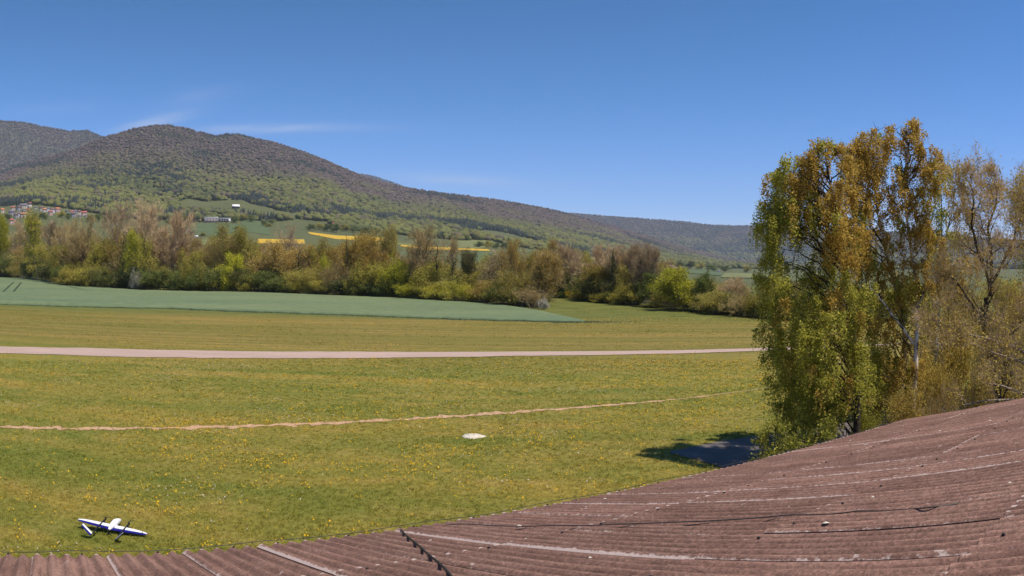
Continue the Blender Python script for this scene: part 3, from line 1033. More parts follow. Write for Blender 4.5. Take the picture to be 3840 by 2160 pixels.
def build_hangar():
    root = tag(empty("hangar", (RP0[0], RP0[1], 0)), "hangar with weathered reddish corrugated fibre cement roof", "hangar")
    off = np.array((RP0[0], RP0[1], 0))
    Vs, Fs, edge, sheet, valley = [], [], [], [], []
    n = 0
    for ri, dlow in enumerate(ROWS):
        dup = (ROWS[ri + 1] - 0.2) if ri + 1 < len(ROWS) else D_RIDGE
        for k in range(E_MIN, E_MAX + 1):
            e0 = SEAM0 + 0.873 * k + rng.normal(0, 0.006)
            e1 = SEAM0 + 0.873 * (k + 1) + 0.05
            dl = dlow + rng.normal(0, 0.012)
            ne = 56
            ee = np.linspace(e0, e1, ne)
            dd = np.array([dl, dl - 0.035, dl - 0.10, (dl + dup) / 2, dup])
            EE, DD = np.meshgrid(ee, dd)
            ph = EE - (SEAM0 + 0.06)
            hh = 0.0225 * np.cos(2 * np.pi * ph / PITCHC)
            u = (EE - e0) / (e1 - e0)
            w = (DD - dup) / (dl - dup)
            lift = 0.004 + abs(rng.normal(0, 0.004))
            hh = hh + (1 - u) * (0.004 + 0.35 * lift) + w * 0.010 + rng.normal(0, 0.0012)
            P = RP0 + EE[..., None] * RE + DD[..., None] * RD + hh[..., None] * RN
            bleach = np.clip(rng.normal(0.72, 0.28), 0.25, 1.05)
            ea = np.clip(1 - (EE - e0) / 0.050, 0, 1) * bleach * (0.70 + 1.1 * fbm(DD * 0.9 + k * 7.3, DD * 0 + ri * 3.1, 5, 3))
            crest = np.clip(np.cos(2 * np.pi * ph / PITCHC), 0, 1)
            ea = np.maximum(ea, np.clip((DD - (dl - 0.09)) / 0.05, 0, 1) * crest * rng.uniform(0.35, 1.0))
            # rim thickness on the exposed edges
            rim_e = P[:, 0] - RN * 0.004
            rim_d = P[0, :] - RN * 0.004
            V = np.concatenate([P.reshape(-1, 3), rim_e, rim_d])
            i, j = np.meshgrid(np.arange(len(dd) - 1), np.arange(ne - 1), indexing='ij')
            F = [np.stack([i * ne + j, (i + 1) * ne + j, (i + 1) * ne + j + 1, i * ne + j + 1], -1).reshape(-1, 4)[:, ::-1]]
            o1 = len(dd) * ne
            a = np.arange(len(dd) - 1)
            F.append(np.stack([a * ne, (a + 1) * ne, o1 + a + 1, o1 + a], 1))
            o2 = o1 + len(dd)
            a = np.arange(ne - 1)
            F.append(np.stack([a, a + 1, o2 + a + 1, o2 + a], 1))
            Vs.append(V - off); Fs.append(np.concatenate(F) + n); n += len(V)
            edge.append(np.concatenate([ea.ravel(), np.zeros(len(dd)), np.full(ne, 0.3)]))
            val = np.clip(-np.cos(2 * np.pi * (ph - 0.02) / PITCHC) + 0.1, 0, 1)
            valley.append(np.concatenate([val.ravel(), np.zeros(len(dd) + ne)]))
            sheet.append(np.full(len(V), rng.random()))
    # far slope, seen only from elsewhere
    ee = np.arange(SEAM0 + 0.873 * E_MIN, SEAM0 + 0.873 * (E_MAX + 1), PITCHC / 6)
    d2 = np.array((-RD[0], -RD[1], RD[2]))
    rp = roof_pt(0, D_RIDGE)
    for t in (0, 1):
        pass
    hh = 0.0255 * np.cos(2 * np.pi * (ee - SEAM0 - 0.06) / PITCHC)
    A = rp + ee[:, None] * RE + hh[:, None] * RN
    B = A + d2 * 9.6
    V = np.concatenate([A, B]) - off
    m_ = len(ee); a = np.arange(m_ - 1)
    Vs.append(V); Fs.append(np.stack([a, a + 1, m_ + a + 1, m_ + a], 1) + n); n += len(V)
    edge.append(np.zeros(len(V))); sheet.append(np.full(len(V), 0.5)); valley.append(np.zeros(len(V)))
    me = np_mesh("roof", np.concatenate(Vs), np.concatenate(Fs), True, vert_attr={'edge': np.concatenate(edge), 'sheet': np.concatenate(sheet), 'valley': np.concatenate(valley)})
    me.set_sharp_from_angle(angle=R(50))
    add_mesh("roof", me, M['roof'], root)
    rc = MB()
    ea, eb = SEAM0 + 0.873 * E_MIN - 0.05, SEAM0 + 0.873 * (E_MAX + 1) + 0.05
    rc.tube([roof_pt(ea, D_RIDGE, -0.02) - off, roof_pt(eb, D_RIDGE, -0.02) - off], 0.12, 12)
    rc.build("ridge_cap", M['asphalt'], root, True)
    # walls
    w = MB()
    e0, e1 = ea + 0.3, eb - 0.3
    P = []
    for e_ in (e0, e1):
        a_ = roof_pt(e_, 7.55, -0.09); r_ = roof_pt(e_, D_RIDGE, -0.12); c_ = roof_pt(e_, D_RIDGE, -0.09) + d2 * 9.1
        P += [(a_[0], a_[1], 0), a_, r_, c_, (c_[0], c_[1], 0)]
    P = np.array(P) - off
    w.add(P, [(0, 1, 6, 5), (4, 9, 8, 3)], [(0, 2, 1), (0, 4, 2), (4, 3, 2), (5, 6, 7), (5, 7, 9), (9, 7, 8)])
    w.build("wall", M['wood_wall'], root)
    fb = MB()
    a_ = roof_pt(ea + 0.1, 7.62, -0.10) - off; b_ = roof_pt(eb - 0.1, 7.62, -0.10) - off
    fb.tube([a_, b_], 0.045, 4)
    fb.build("eave_purlin", M['wood_wall'], root)
    # one dark bolt with washer on each sheet
    bm_ = MB(); bm_.tube([(0, 0, 0), RN * 0.014], [0.016, 0.011], 7)
    bme = bm_.mesh("roof_bolt"); bme.materials.append(M['black'])
    for dlow in ROWS[:4]:
        for k in range(-1, E_MAX + 1):
            e_ = SEAM0 + 0.06 + 0.873 * k + (1 if rng.random() < 0.6 else 3) * PITCHC
            bo = bpy.data.objects.new("roof_bolt", bme)
            COL.objects.link(bo); bo.parent = root
            bo.location = roof_pt(e_, dlow - (0.08 if dlow == ROWS[0] else 0.16), 0.035) - off
    return root


build_hangar()


def cable(name, pts, rad, mat, label, cat):
    """a cable sagging from crest to crest; pts: (px, py, height over the mean roof plane)"""
    P = np.array([roof_px(px, py, h) for px, py, h in pts])
    s = np.concatenate([[0], np.cumsum(np.linalg.norm(np.diff(P, axis=0), axis=1))])
    t = np.linspace(0, s[-1], 160)
    Q = np.stack([np.interp(t, s, P[:, i]) for i in range(3)], 1)
    k = 9
    ker = np.ones(k) / k
    Qs = np.stack([np.convolve(np.pad(Q[:, i], k // 2, mode='edge'), ker, 'valid') for i in range(3)], 1)
    mb = MB()
    mb.tube(Qs, rad, 6)
    tag(mb.build(name, mat, None, True), label, cat)


cable("roof_cable", [(1655, 1972, .045), (1692, 1964, .06), (1752, 1964, .045), (1827, 1970, .05), (1951, 1974, .045), (2055, 1971, .055), (2224, 1970, .045), (2323, 1965, .05),
                     (2560, 1957, .045), (2659, 1953, .05), (2858, 1941, .045), (2967, 1928, .05), (3060, 1932, .02), (3200, 1921, .02), (3215, 1913, .05), (3240, 1911, .06), (3265, 1922, .03),
                     (3320, 1914, .015), (3440, 1908, .03), (3480, 1903, .05), (3525, 1899, .03), (3640, 1880, 0.0)],
      0.006, M['wire'], "long black cable lying across the corrugated roof towards the right", "cable")
cable("roof_cable", [(1500, 1978, .0), (1507, 1990, .036), (1525, 2010, .036), (1545, 2026, .040), (1575, 2050, .036), (1605, 2078, .040), (1640, 2106, .036), (1668, 2132, .040), (1698, 2165, .036), (1712, 2230, .036), (1705, 2400, .04)],
      0.011, M['black'], "short black cable running down from the eave at the bottom of the photo", "cable")


def eave_wire():
    mb = MB()
    pts = []
    for k in range(E_MIN * 2, E_MAX * 2 + 2):
        e_ = SEAM0 + 0.06 + 0.4365 * k
        pts.append(roof_pt(e_, 8.05, 0.055 + 0.012 * math.sin(k * 1.3) + rng.normal(0, 0.003)))
    mb.tube(np.array(pts), 0.0045, 5)
    tag(mb.build("eave_wire", M['wire']), "thin dark wire strung along the roof edge", "wire")


eave_wire()


def roof_litter():
    mb = MB()
    for i in range(80):
        e_ = rng.uniform(1.5, 17.5); d_ = rng.uniform(1.2, 7.8)
        k = round((e_ - SEAM0 - 0.06) / PITCHC - 0.5) + 0.5
        e_ = SEAM0 + 0.06 + k * PITCHC if rng.random() < 0.6 else e_
        h = 0.0255 * math.cos(2 * math.pi * (e_ - SEAM0 - 0.06) / PITCHC)
        p = roof_pt(e_, d_, h + 0.020)
        s = rng.uniform(0.010, 0.026)
        an = rng.uniform(0, 6.28)
        ring = [p + (RE * math.cos(a + an) * s * rng.uniform(0.6, 1.2) + RD * math.sin(a + an) * s * rng.uniform(0.7, 2.0)) for a in np.arange(6) * math.pi / 3]
        mb.add(np.array(ring + [p + RN * 0.012]), [], [(a, (a + 1) % 6, 6) for a in range(6)])
    o = mb.build("roof_litter", M['slab'])
    tag(o, "pale flakes and dry leaf scraps scattered on the roof", "litter", kind='stuff')


roof_litter()

# ------------------------------------------------------------------ grass tufts, dandelions, daisies
path_x = np.array([q[0] for q in near_e]); path_n = np.array([q[1] for q in near_e]); path_f = np.array([q[1] for q in far_e])
path_fx = np.array([q[0] for q in far_e])
trk = np.array(extend([ghit(*q) for q in ((0, 1602), (300, 1607), (646, 1605), (1280, 1585), (1921, 1546), (2560, 1496), (2833, 1461))], 30, 25))
apx = np.array([np.asarray(q)[:2] for q in ap_near]); apf = np.array([np.asarray(q)[:2] for q in ap_far])


def clear_of_paths(x, y):
    ok = ~((y > np.interp(x, path_x, path_n) - 0.12) & (y < np.interp(x, path_fx, path_f) + 0.12))
    ok &= np.abs(y - np.interp(x, trk[:, 0], trk[:, 1])) > 0.13
    ok &= ~((x > apx[0, 0]) & (y > np.interp(x, apx[:, 0], apx[:, 1])) & (y < np.interp(x, apf[:, 0], apf[:, 1])))
    return ok


def field_points(n, r0, r1, power=1.0):
    r = np.exp(rng.uniform(math.log(r0), math.log(r1), n)) if power == 1.0 else np.sqrt(rng.uniform(r0 ** 2, r1 ** 2, n))
    a = np.radians(rng.uniform(-48, 56, n))
    x, y = r * np.sin(a), r * np.cos(a)
    k = clear_of_paths(x, y)
    return x[k], y[k]


def grass_tufts():
    x, y = field_points(100000, 13, 54)
    n = len(x)
    nb = 4
    dens = fbm(x * 0.35, y * 0.5, 301, 4)
    X = np.repeat(x, nb) + rng.normal(0, 0.05, n * nb)
    Y = np.repeat(y, nb) + rng.normal(0, 0.05, n * nb)
    far = np.repeat(np.hypot(x, y), nb) / 25.0
    h = rng.uniform(0.025, 0.075, n * nb) * np.repeat(0.6 + 0.9 * dens, nb)
    w = rng.uniform(0.006, 0.014, n * nb) * np.maximum(far, 0.8)
    an = rng.uniform(0, 6.283, n * nb)
    ln = rng.uniform(0.4, 1.8, n * nb) * h
    la = rng.uniform(0, 6.283, n * nb)
    Z = np.zeros(n * nb)
    A = np.stack([X - np.cos(an) * w, Y - np.sin(an) * w, Z], 1)
    B = np.stack([X + np.cos(an) * w, Y + np.sin(an) * w, Z], 1)
    C = np.stack([X + np.cos(la) * ln, Y + np.sin(la) * ln, h], 1)
    V = np.stack([A, B, C], 1).reshape(-1, 3)
    F = np.arange(len(V)).reshape(-1, 3)
    rv = np.clip(np.repeat(rng.beta(1.6, 2.6, n), nb) + rng.normal(0, 0.12, n * nb), 0, 1)
    o = add_mesh("grass", np_mesh("grass", V, F, False, face_attr=rv), M['blades'])
    tag(o, "short uneven grass growing over the near airfield", "grass", kind='stuff')


grass_tufts()


def cereal_fringe():
    """stray cereal plants thinning out along the field's near edge and past its tip"""
    P = np.array(crop_near); Q = np.array(crop_far)
    k = rng.integers(0, len(P), 15000)
    tip = P[-1]
    x = P[k, 0] + rng.normal(0, 0.3, len(k)); y = P[k, 1] - np.abs(rng.normal(0, 0.7, len(k))) + 0.4
    m_ = 3500
    x2 = tip[0] - 4 + rng.exponential(2.2, m_); y2 = tip[1] + rng.normal(0.4, 0.7, m_)
    x, y = np.concatenate([x, x2]), np.concatenate([y, y2])
    n = len(x)
    an, la = rng.uniform(0, 6.283, n), rng.uniform(0, 6.283, n)
    h, w = rng.uniform(0.05, 0.16, n), rng.uniform(0.03, 0.07, n)
    z = zg(x, y)
    A = np.stack([x - np.cos(an) * w, y - np.sin(an) * w, z], 1); B = np.stack([x + np.cos(an) * w, y + np.sin(an) * w, z], 1)
    C = np.stack([x + np.cos(la) * h * 0.5, y + np.sin(la) * h * 0.5, z + h], 1)
    V = np.stack([A, B, C], 1).reshape(-1, 3)
    o = add_mesh("cereal", np_mesh("cereal", V, np.arange(len(V)).reshape(-1, 3)), M['crop'])
    tag(o, "stray young cereal plants along the ragged field margin", "cereal", kind='stuff')


cereal_fringe()


def far_tufts():
    """coarser clumps of uncut grass on the meadow beyond the path"""
    x, y = field_points(90000, 54, 125, 2.0)
    k = (rng.random(len(x)) < np.clip((fbm(x * 0.12, y * 0.5, 311, 4) - 0.40) * 3, 0.05, 1)) & ~((y > 92) & (x < 10))
    x, y = x[k], y[k]
    n = len(x)
    an, la = rng.uniform(0, 6.283, n), rng.uniform(0, 6.283, n)
    h, w = rng.uniform(0.03, 0.09, n), rng.uniform(0.03, 0.07, n)
    z = zg(x, y)
    A = np.stack([x - np.cos(an) * w, y - np.sin(an) * w, z], 1)
    B = np.stack([x + np.cos(an) * w, y + np.sin(an) * w, z], 1)
    C = np.stack([x + np.cos(la) * h, y + np.sin(la) * h, z + h], 1)
    V = np.stack([A, B, C], 1).reshape(-1, 3)
    o = add_mesh("grass", np_mesh("grass", V, np.arange(len(V)).reshape(-1, 3), False, face_attr=rng.uniform(0.45, 1.0, n)), M['blades'])
    tag(o, "ragged taller grass on the mown meadow beyond the path", "grass", kind='stuff')


far_tufts()


def discs(x, y, z, rad, sides=6):
    n = len(x)
    an = np.arange(sides) * 2 * math.pi / sides
    tx, ty = rng.normal(0, 0.45, n), rng.normal(0, 0.45, n)
    P = np.zeros((n, sides, 3))
    c, s = np.cos(an)[None] * rad[:, None], np.sin(an)[None] * rad[:, None]
    P[..., 0] = x[:, None] + c
    P[..., 1] = y[:, None] + s
    P[..., 2] = z[:, None] + c * tx[:, None] + s * ty[:, None]
    F = np.arange(n * sides).reshape(n, sides)
    F4 = np.concatenate([F[:, [0, 1, 2, 3]], F[:, [3, 4, 5, 0]]])
    return P.reshape(-1, 3), F4


def flowers():
    x, y = field_points(38000, 13, 56, 2.0)
    d = fbm(x * 0.16, y * 0.22, 401, 4) + 0.12 * np.clip(x / 20, -1, 1)
    k = rng.random(len(x)) < np.clip((d - 0.42) * 2.3, 0.09, 0.65)
    x, y = x[k], y[k]
    m_ = rng.integers(1, 7, len(x))
    X = np.repeat(x, m_); Y = np.repeat(y, m_)
    X = X + rng.normal(0, 0.09, len(X)); Y = Y + rng.normal(0, 0.09, len(Y))
    V, F = discs(X, Y, rng.uniform(0.06, 0.13, len(X)), rng.uniform(0.012, 0.025, len(X)))
    mm = leaf_mat("dandelion_yellow", [(0, (0.55, 0.30, 0.010)), (0.6, (0.78, 0.45, 0.012)), (1, (0.85, 0.55, 0.05))], 0.2, 0)
    tag(add_mesh("dandelions", np_mesh("dandelions", V, F, face_attr=rng.random(len(F))), mm), "yellow dandelions dotted in loose drifts over the grass", "dandelions", kind='stuff')
    # beyond the path: a looser, more orange drift thickening to the right
    x, y = field_points(60000, 56, 104, 2.0)
    d = fbm(x * 0.09, y * 0.3, 411, 4) + 0.16 * np.clip(x / 45, -1, 1) + 0.10 * sstep((y - 78) / 16) * np.clip(x / 20 + 0.5, 0, 1)
    k = (rng.random(len(x)) < np.clip((d - 0.50) * 2.2, 0.01, 0.8)) & (y < 101)
    x, y = x[k], y[k]
    V, F = discs(x, y, rng.uniform(0.06, 0.14, len(x)), rng.uniform(0.02, 0.045, len(x)))
    mo_ = leaf_mat("faded_dandelion", [(0, (0.42, 0.24, 0.05)), (0.6, (0.58, 0.36, 0.06)), (1, (0.70, 0.50, 0.14))], 0.2, 0)
    tag(add_mesh("dandelions", np_mesh("dandelions", V, F, face_attr=rng.random(len(F))), mo_), "orange yellow flower haze over the mown meadow beyond the path", "dandelions", kind='stuff')
    # daisies and seed heads
    x2, y2 = field_points(30000, 13, 55, 2.0)
    d = fbm(x2 * 0.35, y2 * 0.6, 431, 4)
    k = rng.random(len(x2)) < np.clip((d - 0.57) * 6, 0.012, 0.9)
    x2, y2 = x2[k], y2[k]
    V, F = discs(x2, y2, rng.uniform(0.03, 0.10, len(x2)), rng.uniform(0.012, 0.026, len(x2)))
    mm = leaf_mat("daisy_white", [(0, (0.42, 0.32, 0.26)), (0.5, (0.50, 0.42, 0.36)), (1, (0.72, 0.64, 0.60))], 0.2, 0)
    tag(add_mesh("daisies", np_mesh("daisies", V, F, face_attr=rng.random(len(F))), mm), "small whitish daisies and dead stems in patches of the grass", "daisies", kind='stuff')


flowers()


def slab():
    p = ghit(1775, 1637)
    mb = MB()
    out = [(-0.62, -0.02), (-0.40, 0.30), (0.10, 0.36), (0.42, 0.20), (0.66, 0.02), (0.36, -0.20), (0.02, -0.36), (-0.34, -0.26)]
    n_ = len(out)
    lo = [(x * 0.78, y * 1.15, 0.0) for x, y in out]
    hi = [(x * 0.72, y * 1.08, 0.028 + 0.008 * ((i * 7) % 3)) for i, (x, y) in enumerate(out)]
    V = np.array(lo + hi + [(0, 0, 0.040)])
    mb.add(V, [(i, (i + 1) % n_, n_ + (i + 1) % n_, n_ + i) for i in range(n_)], [(n_ + i, n_ + (i + 1) % n_, 2 * n_) for i in range(n_)])
    o = mb.build("stone_slab", M['slab'])
    o.location = p
    tag(o, "pale flat stone slab lying alone in the grass", "slab")


slab()

# ------------------------------------------------------------------ plants
def unit(v):
    return v / max(np.linalg.norm(v), 1e-9)


class Skel:
    def __init__(s, seed):
        s.r = np.random.default_rng(seed)
        s.wood = [MB(), MB()]     # thick wood, thin wood
        s.tips = []               # (pos, dir)
        s.tw = []                 # twig slivers (a, b, width)

    def rand_perp(s, d):
        v = s.r.normal(0, 1, 3)
        return unit(v - d * (v @ d))

    def branch(s, p, d, L, rad, lvl, prm):
        steps = prm['steps'][min(lvl, len(prm['steps']) - 1)]
        pts = [np.array(p, float)]
        d = unit(np.array(d, float))
        for i in range(steps):
            d = unit(d + s.r.normal(0, prm['wob'], 3) + np.array((0, 0, prm['up'][min(lvl, len(prm['up']) - 1)])))
            pts.append(pts[-1] + d * L / steps)
        pts = np.array(pts)
        last = lvl >= prm['levels'] - 1
        if lvl < prm['tube_levels']:
            s.wood[0 if lvl < prm.get('thick', 2) else 1].tube(pts, np.linspace(rad, rad * (0.3 if lvl else 0.25), len(pts)), 6 if lvl == 0 else 4, cap=False)
        else:
            for a, b in zip(pts[:-1], pts[1:]):
                s.tw.append((a, b, rad))
        if last:
            s.tips.append((pts[-1], d))
            s.tips.append((pts[len(pts) // 2], d))
            return
        nc = prm['n'][lvl]
        lo = prm['from'][lvl]
        for i in range(nc):
            t = lo + (1 - lo) * (i + s.r.random()) / nc
            k = t * steps
            i0 = min(int(k), steps - 1)
            q = pts[i0] + (pts[i0 + 1] - pts[i0]) * (k - i0)
            dd = unit(pts[i0 + 1] - pts[i0])
            an = R(prm['ang'][lvl] * s.r.uniform(0.65, 1.3))
            nd = unit(dd * math.cos(an) + s.rand_perp(dd) * math.sin(an))
            s.branch(q, nd, L * prm['len'][lvl] * (1.15 - 0.6 * (t - lo) / (1 - lo + 1e-6) if lvl == 0 else 1) * s.r.uniform(0.7, 1.2), rad * prm['rad'] * (1 - 0.55 * t), lvl + 1, prm)

    def twig_mesh(s):
        """slivers as thin flat triangles turned at random"""
        a = np.array([t[0] for t in s.tw]); b = np.array([t[1] for t in s.tw]); w = np.array([t[2] for t in s.tw])
        d = b - a
        d /= np.maximum(np.linalg.norm(d, axis=1, keepdims=True), 1e-9)
        v = s.r.normal(0, 1, a.shape)
        pp = np.cross(d, v); pp /= np.maximum(np.linalg.norm(pp, axis=1, keepdims=True), 1e-9)
        V = np.stack([a - pp * w[:, None], a + pp * w[:, None], b], 1).reshape(-1, 3)
        return V, np.arange(len(V)).reshape(-1, 3)


def leaf_quads(P, size, r, flat=0.0):
    """small rhombic leaves of random attitude at the points P"""
    n = len(P)
    u = r.normal(0, 1, (n, 3)); u /= np.linalg.norm(u, axis=1, keepdims=True)
    w = r.normal(0, 1, (n, 3)); w[:, 2] *= (1 - flat)
    v = np.cross(u, w); v /= np.maximum(np.linalg.norm(v, axis=1, keepdims=True), 1e-9)
    s = (size * r.uniform(0.6, 1.35, n))[:, None]
    V = np.stack([P - u * s, P - v * s * 0.6, P + u * s, P + v * s * 0.6], 1).reshape(-1, 3)
    return V, np.arange(len(V)).reshape(-1, 4)


PRM = {
    'upright': dict(levels=4, tube_levels=3, steps=[7, 5, 4, 3], wob=0.10, up=[0.04, 0.14, 0.12, 0.08], n=[15, 7, 6], **{'from': [0.22, 0.15, 0.1]}, ang=[34, 32, 36], len=[0.42, 0.5, 0.5], rad=0.45),
    'spread': dict(levels=4, tube_levels=3, steps=[6, 6, 4, 3], wob=0.16, up=[0.03, 0.07, 0.05, 0.03], n=[13, 7, 6], **{'from': [0.22, 0.2, 0.1]}, ang=[55, 42, 42], len=[0.52, 0.5, 0.48], rad=0.5),
    'bush': dict(levels=3, tube_levels=2, steps=[5, 4, 3], wob=0.16, up=[0.06, 0.08, 0.05], n=[8, 6], **{'from': [0.2, 0.1]}, ang=[42, 42], len=[0.52, 0.5], rad=0.5),
}


def proto(kind, seed):
    """trunk and crown meshes of one kind of plant, about 10 m tall and centred on its base"""
    s = Skel(seed)
    r = s.r
    H = 10.0
    crown_V, crown_F, extra = None, None, []
    if kind in ('bare_upright', 'bare_spread', 'bud_upright', 'bud_spread', 'leafy', 'dense'):
        prm = PRM['upright' if 'upright' in kind else 'spread']
        if kind in ('leafy', 'dense'):
            prm = dict(PRM['spread']); prm['ang'] = [58, 45, 42]; prm['from'] = [0.16, 0.15, 0.1]
        nst = 1 if r.random() < 0.6 or kind in ('leafy', 'dense') else 2
        for k in range(nst):
            lean = r.normal(0, 0.06 if nst == 1 else 0.14, 2)
            s.branch((r.normal(0, 0.25) if nst > 1 else 0, r.normal(0, 0.25) if nst > 1 else 0, -0.1), (lean[0], lean[1], 1), H * 0.80, 0.19, 0, prm)
    else:
        prm = PRM['bush']
        for k in range(9):
            a = r.uniform(0, 6.28); t = r.uniform(0.1, 0.95)
            s.branch((math.cos(a) * 0.7 * r.random(), math.sin(a) * 0.7 * r.random(), -0.1), (math.cos(a) * t, math.sin(a) * t, 1), H * r.uniform(0.5, 0.74), 0.06, 0, prm)
    tips = np.array([t[0] for t in s.tips]); tdir = np.array([t[1] for t in s.tips])
    # twigs at every tip
    ntw = {'bare_upright': 4, 'bare_spread': 4, 'bud_upright': 3, 'bud_spread': 3, 'leafy': 1, 'dense': 1, 'bush_bare': 7, 'bush': 2, 'bush_thin': 4}.get(kind, 2)
    for p, d in zip(tips, tdir):
        for k in range(ntw):
            q = p + r.normal(0, 0.12, 3)
            e = unit(d + r.normal(0, 0.38, 3) + np.array((0, 0, 0.45)))
            s.tw.append((q, q + e * r.uniform(0.35, 0.95), 0.022))
    TV, TF = s.twig_mesh()
    nl, ls, sig = {'bare_upright': (0, 0, 0), 'bare_spread': (0, 0, 0), 'bud_upright': (4, 0.11, 0.42), 'bud_spread': (5, 0.11, 0.45), 'leafy': (7, 0.13, 0.42), 'dense': (11, 0.15, 0.45),
                   'bush': (16, 0.15, 0.50), 'bush_bare': (1, 0.09, 0.4), 'bush_thin': (9, 0.12, 0.5)}.get(kind, (8, 0.13, 0.4))
    LV = LF = None
    if nl:
        P = np.repeat(tips, nl, 0) + r.normal(0, sig, (len(tips) * nl, 3))
        P = P[P[:, 2] > 0.1]
        LV, LF = leaf_quads(P, ls, r)
    wood = s.wood[0]
    if s.wood[1].n:
        for v in s.wood[1].V: pass
        wood.F4 += [f + wood.n for f in s.wood[1].F4]; wood.V += s.wood[1].V; wood.n += s.wood[1].n
    W = np.concatenate(wood.V)
    allz = np.concatenate([W, TV] + ([LV] if LV is not None else []))
    top = np.percentile(allz[:, 2], 99.7)
    rad = np.percentile(np.hypot(allz[:, 0], allz[:, 1]), 96)
    return dict(wood=(W, np.concatenate(wood.F4)), twig=(TV, TF), leaf=(LV, LF), top=top, rad=rad)


PROTO = {}
MESHES = {}


def get_proto(kind, v):
    if (kind, v) not in PROTO:
        PROTO[(kind, v)] = proto(kind, sum(map(ord, kind)) + 100 * v)
    return PROTO[(kind, v)]


def part_mesh(kind, v, what, mat):
    key = (kind, v, what, mat)
    if key not in MESHES:
        V, F = get_proto(kind, v)[what]
        rr_ = np.random.default_rng(len(MESHES) + 5)
        me = np_mesh("%s_%s" % (kind, what), V, F, what == 'wood', face_attr=rr_.beta(2, 2, len(F)))
        me.materials.append(M[mat])
        MESHES[key] = me
    return MESHES[key]


NAMES = {'bare_upright': 'bare_tree', 'bare_spread': 'bare_tree', 'bud_upright': 'budding_tree', 'bud_spread': 'budding_tree', 'leafy': 'leafy_tree', 'dense': 'leafy_tree',
         'bush': 'shrub', 'bush_bare': 'shrub', 'bush_thin': 'shrub'}


def plant(kind, x, y, z, h, w, twig, leaf, label, group=None, v=0, bark='bark_grey', rz=None):
    pr = get_proto(kind, v)
    name = NAMES[kind]
    o = empty(name, (x, y, z), rng.uniform(0, 6.28) if rz is None else rz)
    o.scale = (w / 2 / pr['rad'], w / 2 / pr['rad'], h / pr['top'])
    tag(o, label, 'shrub' if name == 'shrub' else 'tree', group)
    for what, nm, mt in (('wood', 'trunk' if name != 'shrub' else 'stems', bark), ('twig', 'twigs', twig), ('leaf', 'foliage', leaf)):
        if pr[what][0] is None or (what == 'twig' and kind in ('dense', 'bush') and False):
            continue
        c = bpy.data.objects.new(nm, part_mesh(kind, v, what, mt))
        COL.objects.link(c)
        c.parent = o
    return o


BASE_LINE = [(-600, 1025), (0, 1034), (150, 1052), (226, 1063), (232, 1069), (500, 1087), (1000, 1097), (1500, 1118), (1900, 1143), (2040, 1160), (2052, 1158), (2062, 1112), (2300, 1140), (2550, 1163), (2700, 1180), (2850, 1198), (3100, 1215), (3840, 1225), (4500, 1230)]
BLX, BLY = [p[0] for p in BASE_LINE], [p[1] for p in BASE_LINE]


def stand(px, top, wpx, kind, twig, leaf, label, back=0.0, group=None, v=0, bark='bark_grey', base=None):
    """set a plant where the photograph shows it: foot on the wood's edge (or BACK metres behind it)"""
    g = ghit(px, base if base else float(np.interp(px, BLX, BLY)))
    dist = math.hypot(g[0], g[1]) + back
    p = on_ray(px, top, dist)
    z = float(zg(p[0], p[1]))
    h = max(p[2] - z, 0.8)
    w = wpx / 2750.0 * dist * 1.30
    return plant(kind, p[0], p[1], z - 0.05, h, w, twig, leaf, label, group, v, bark)


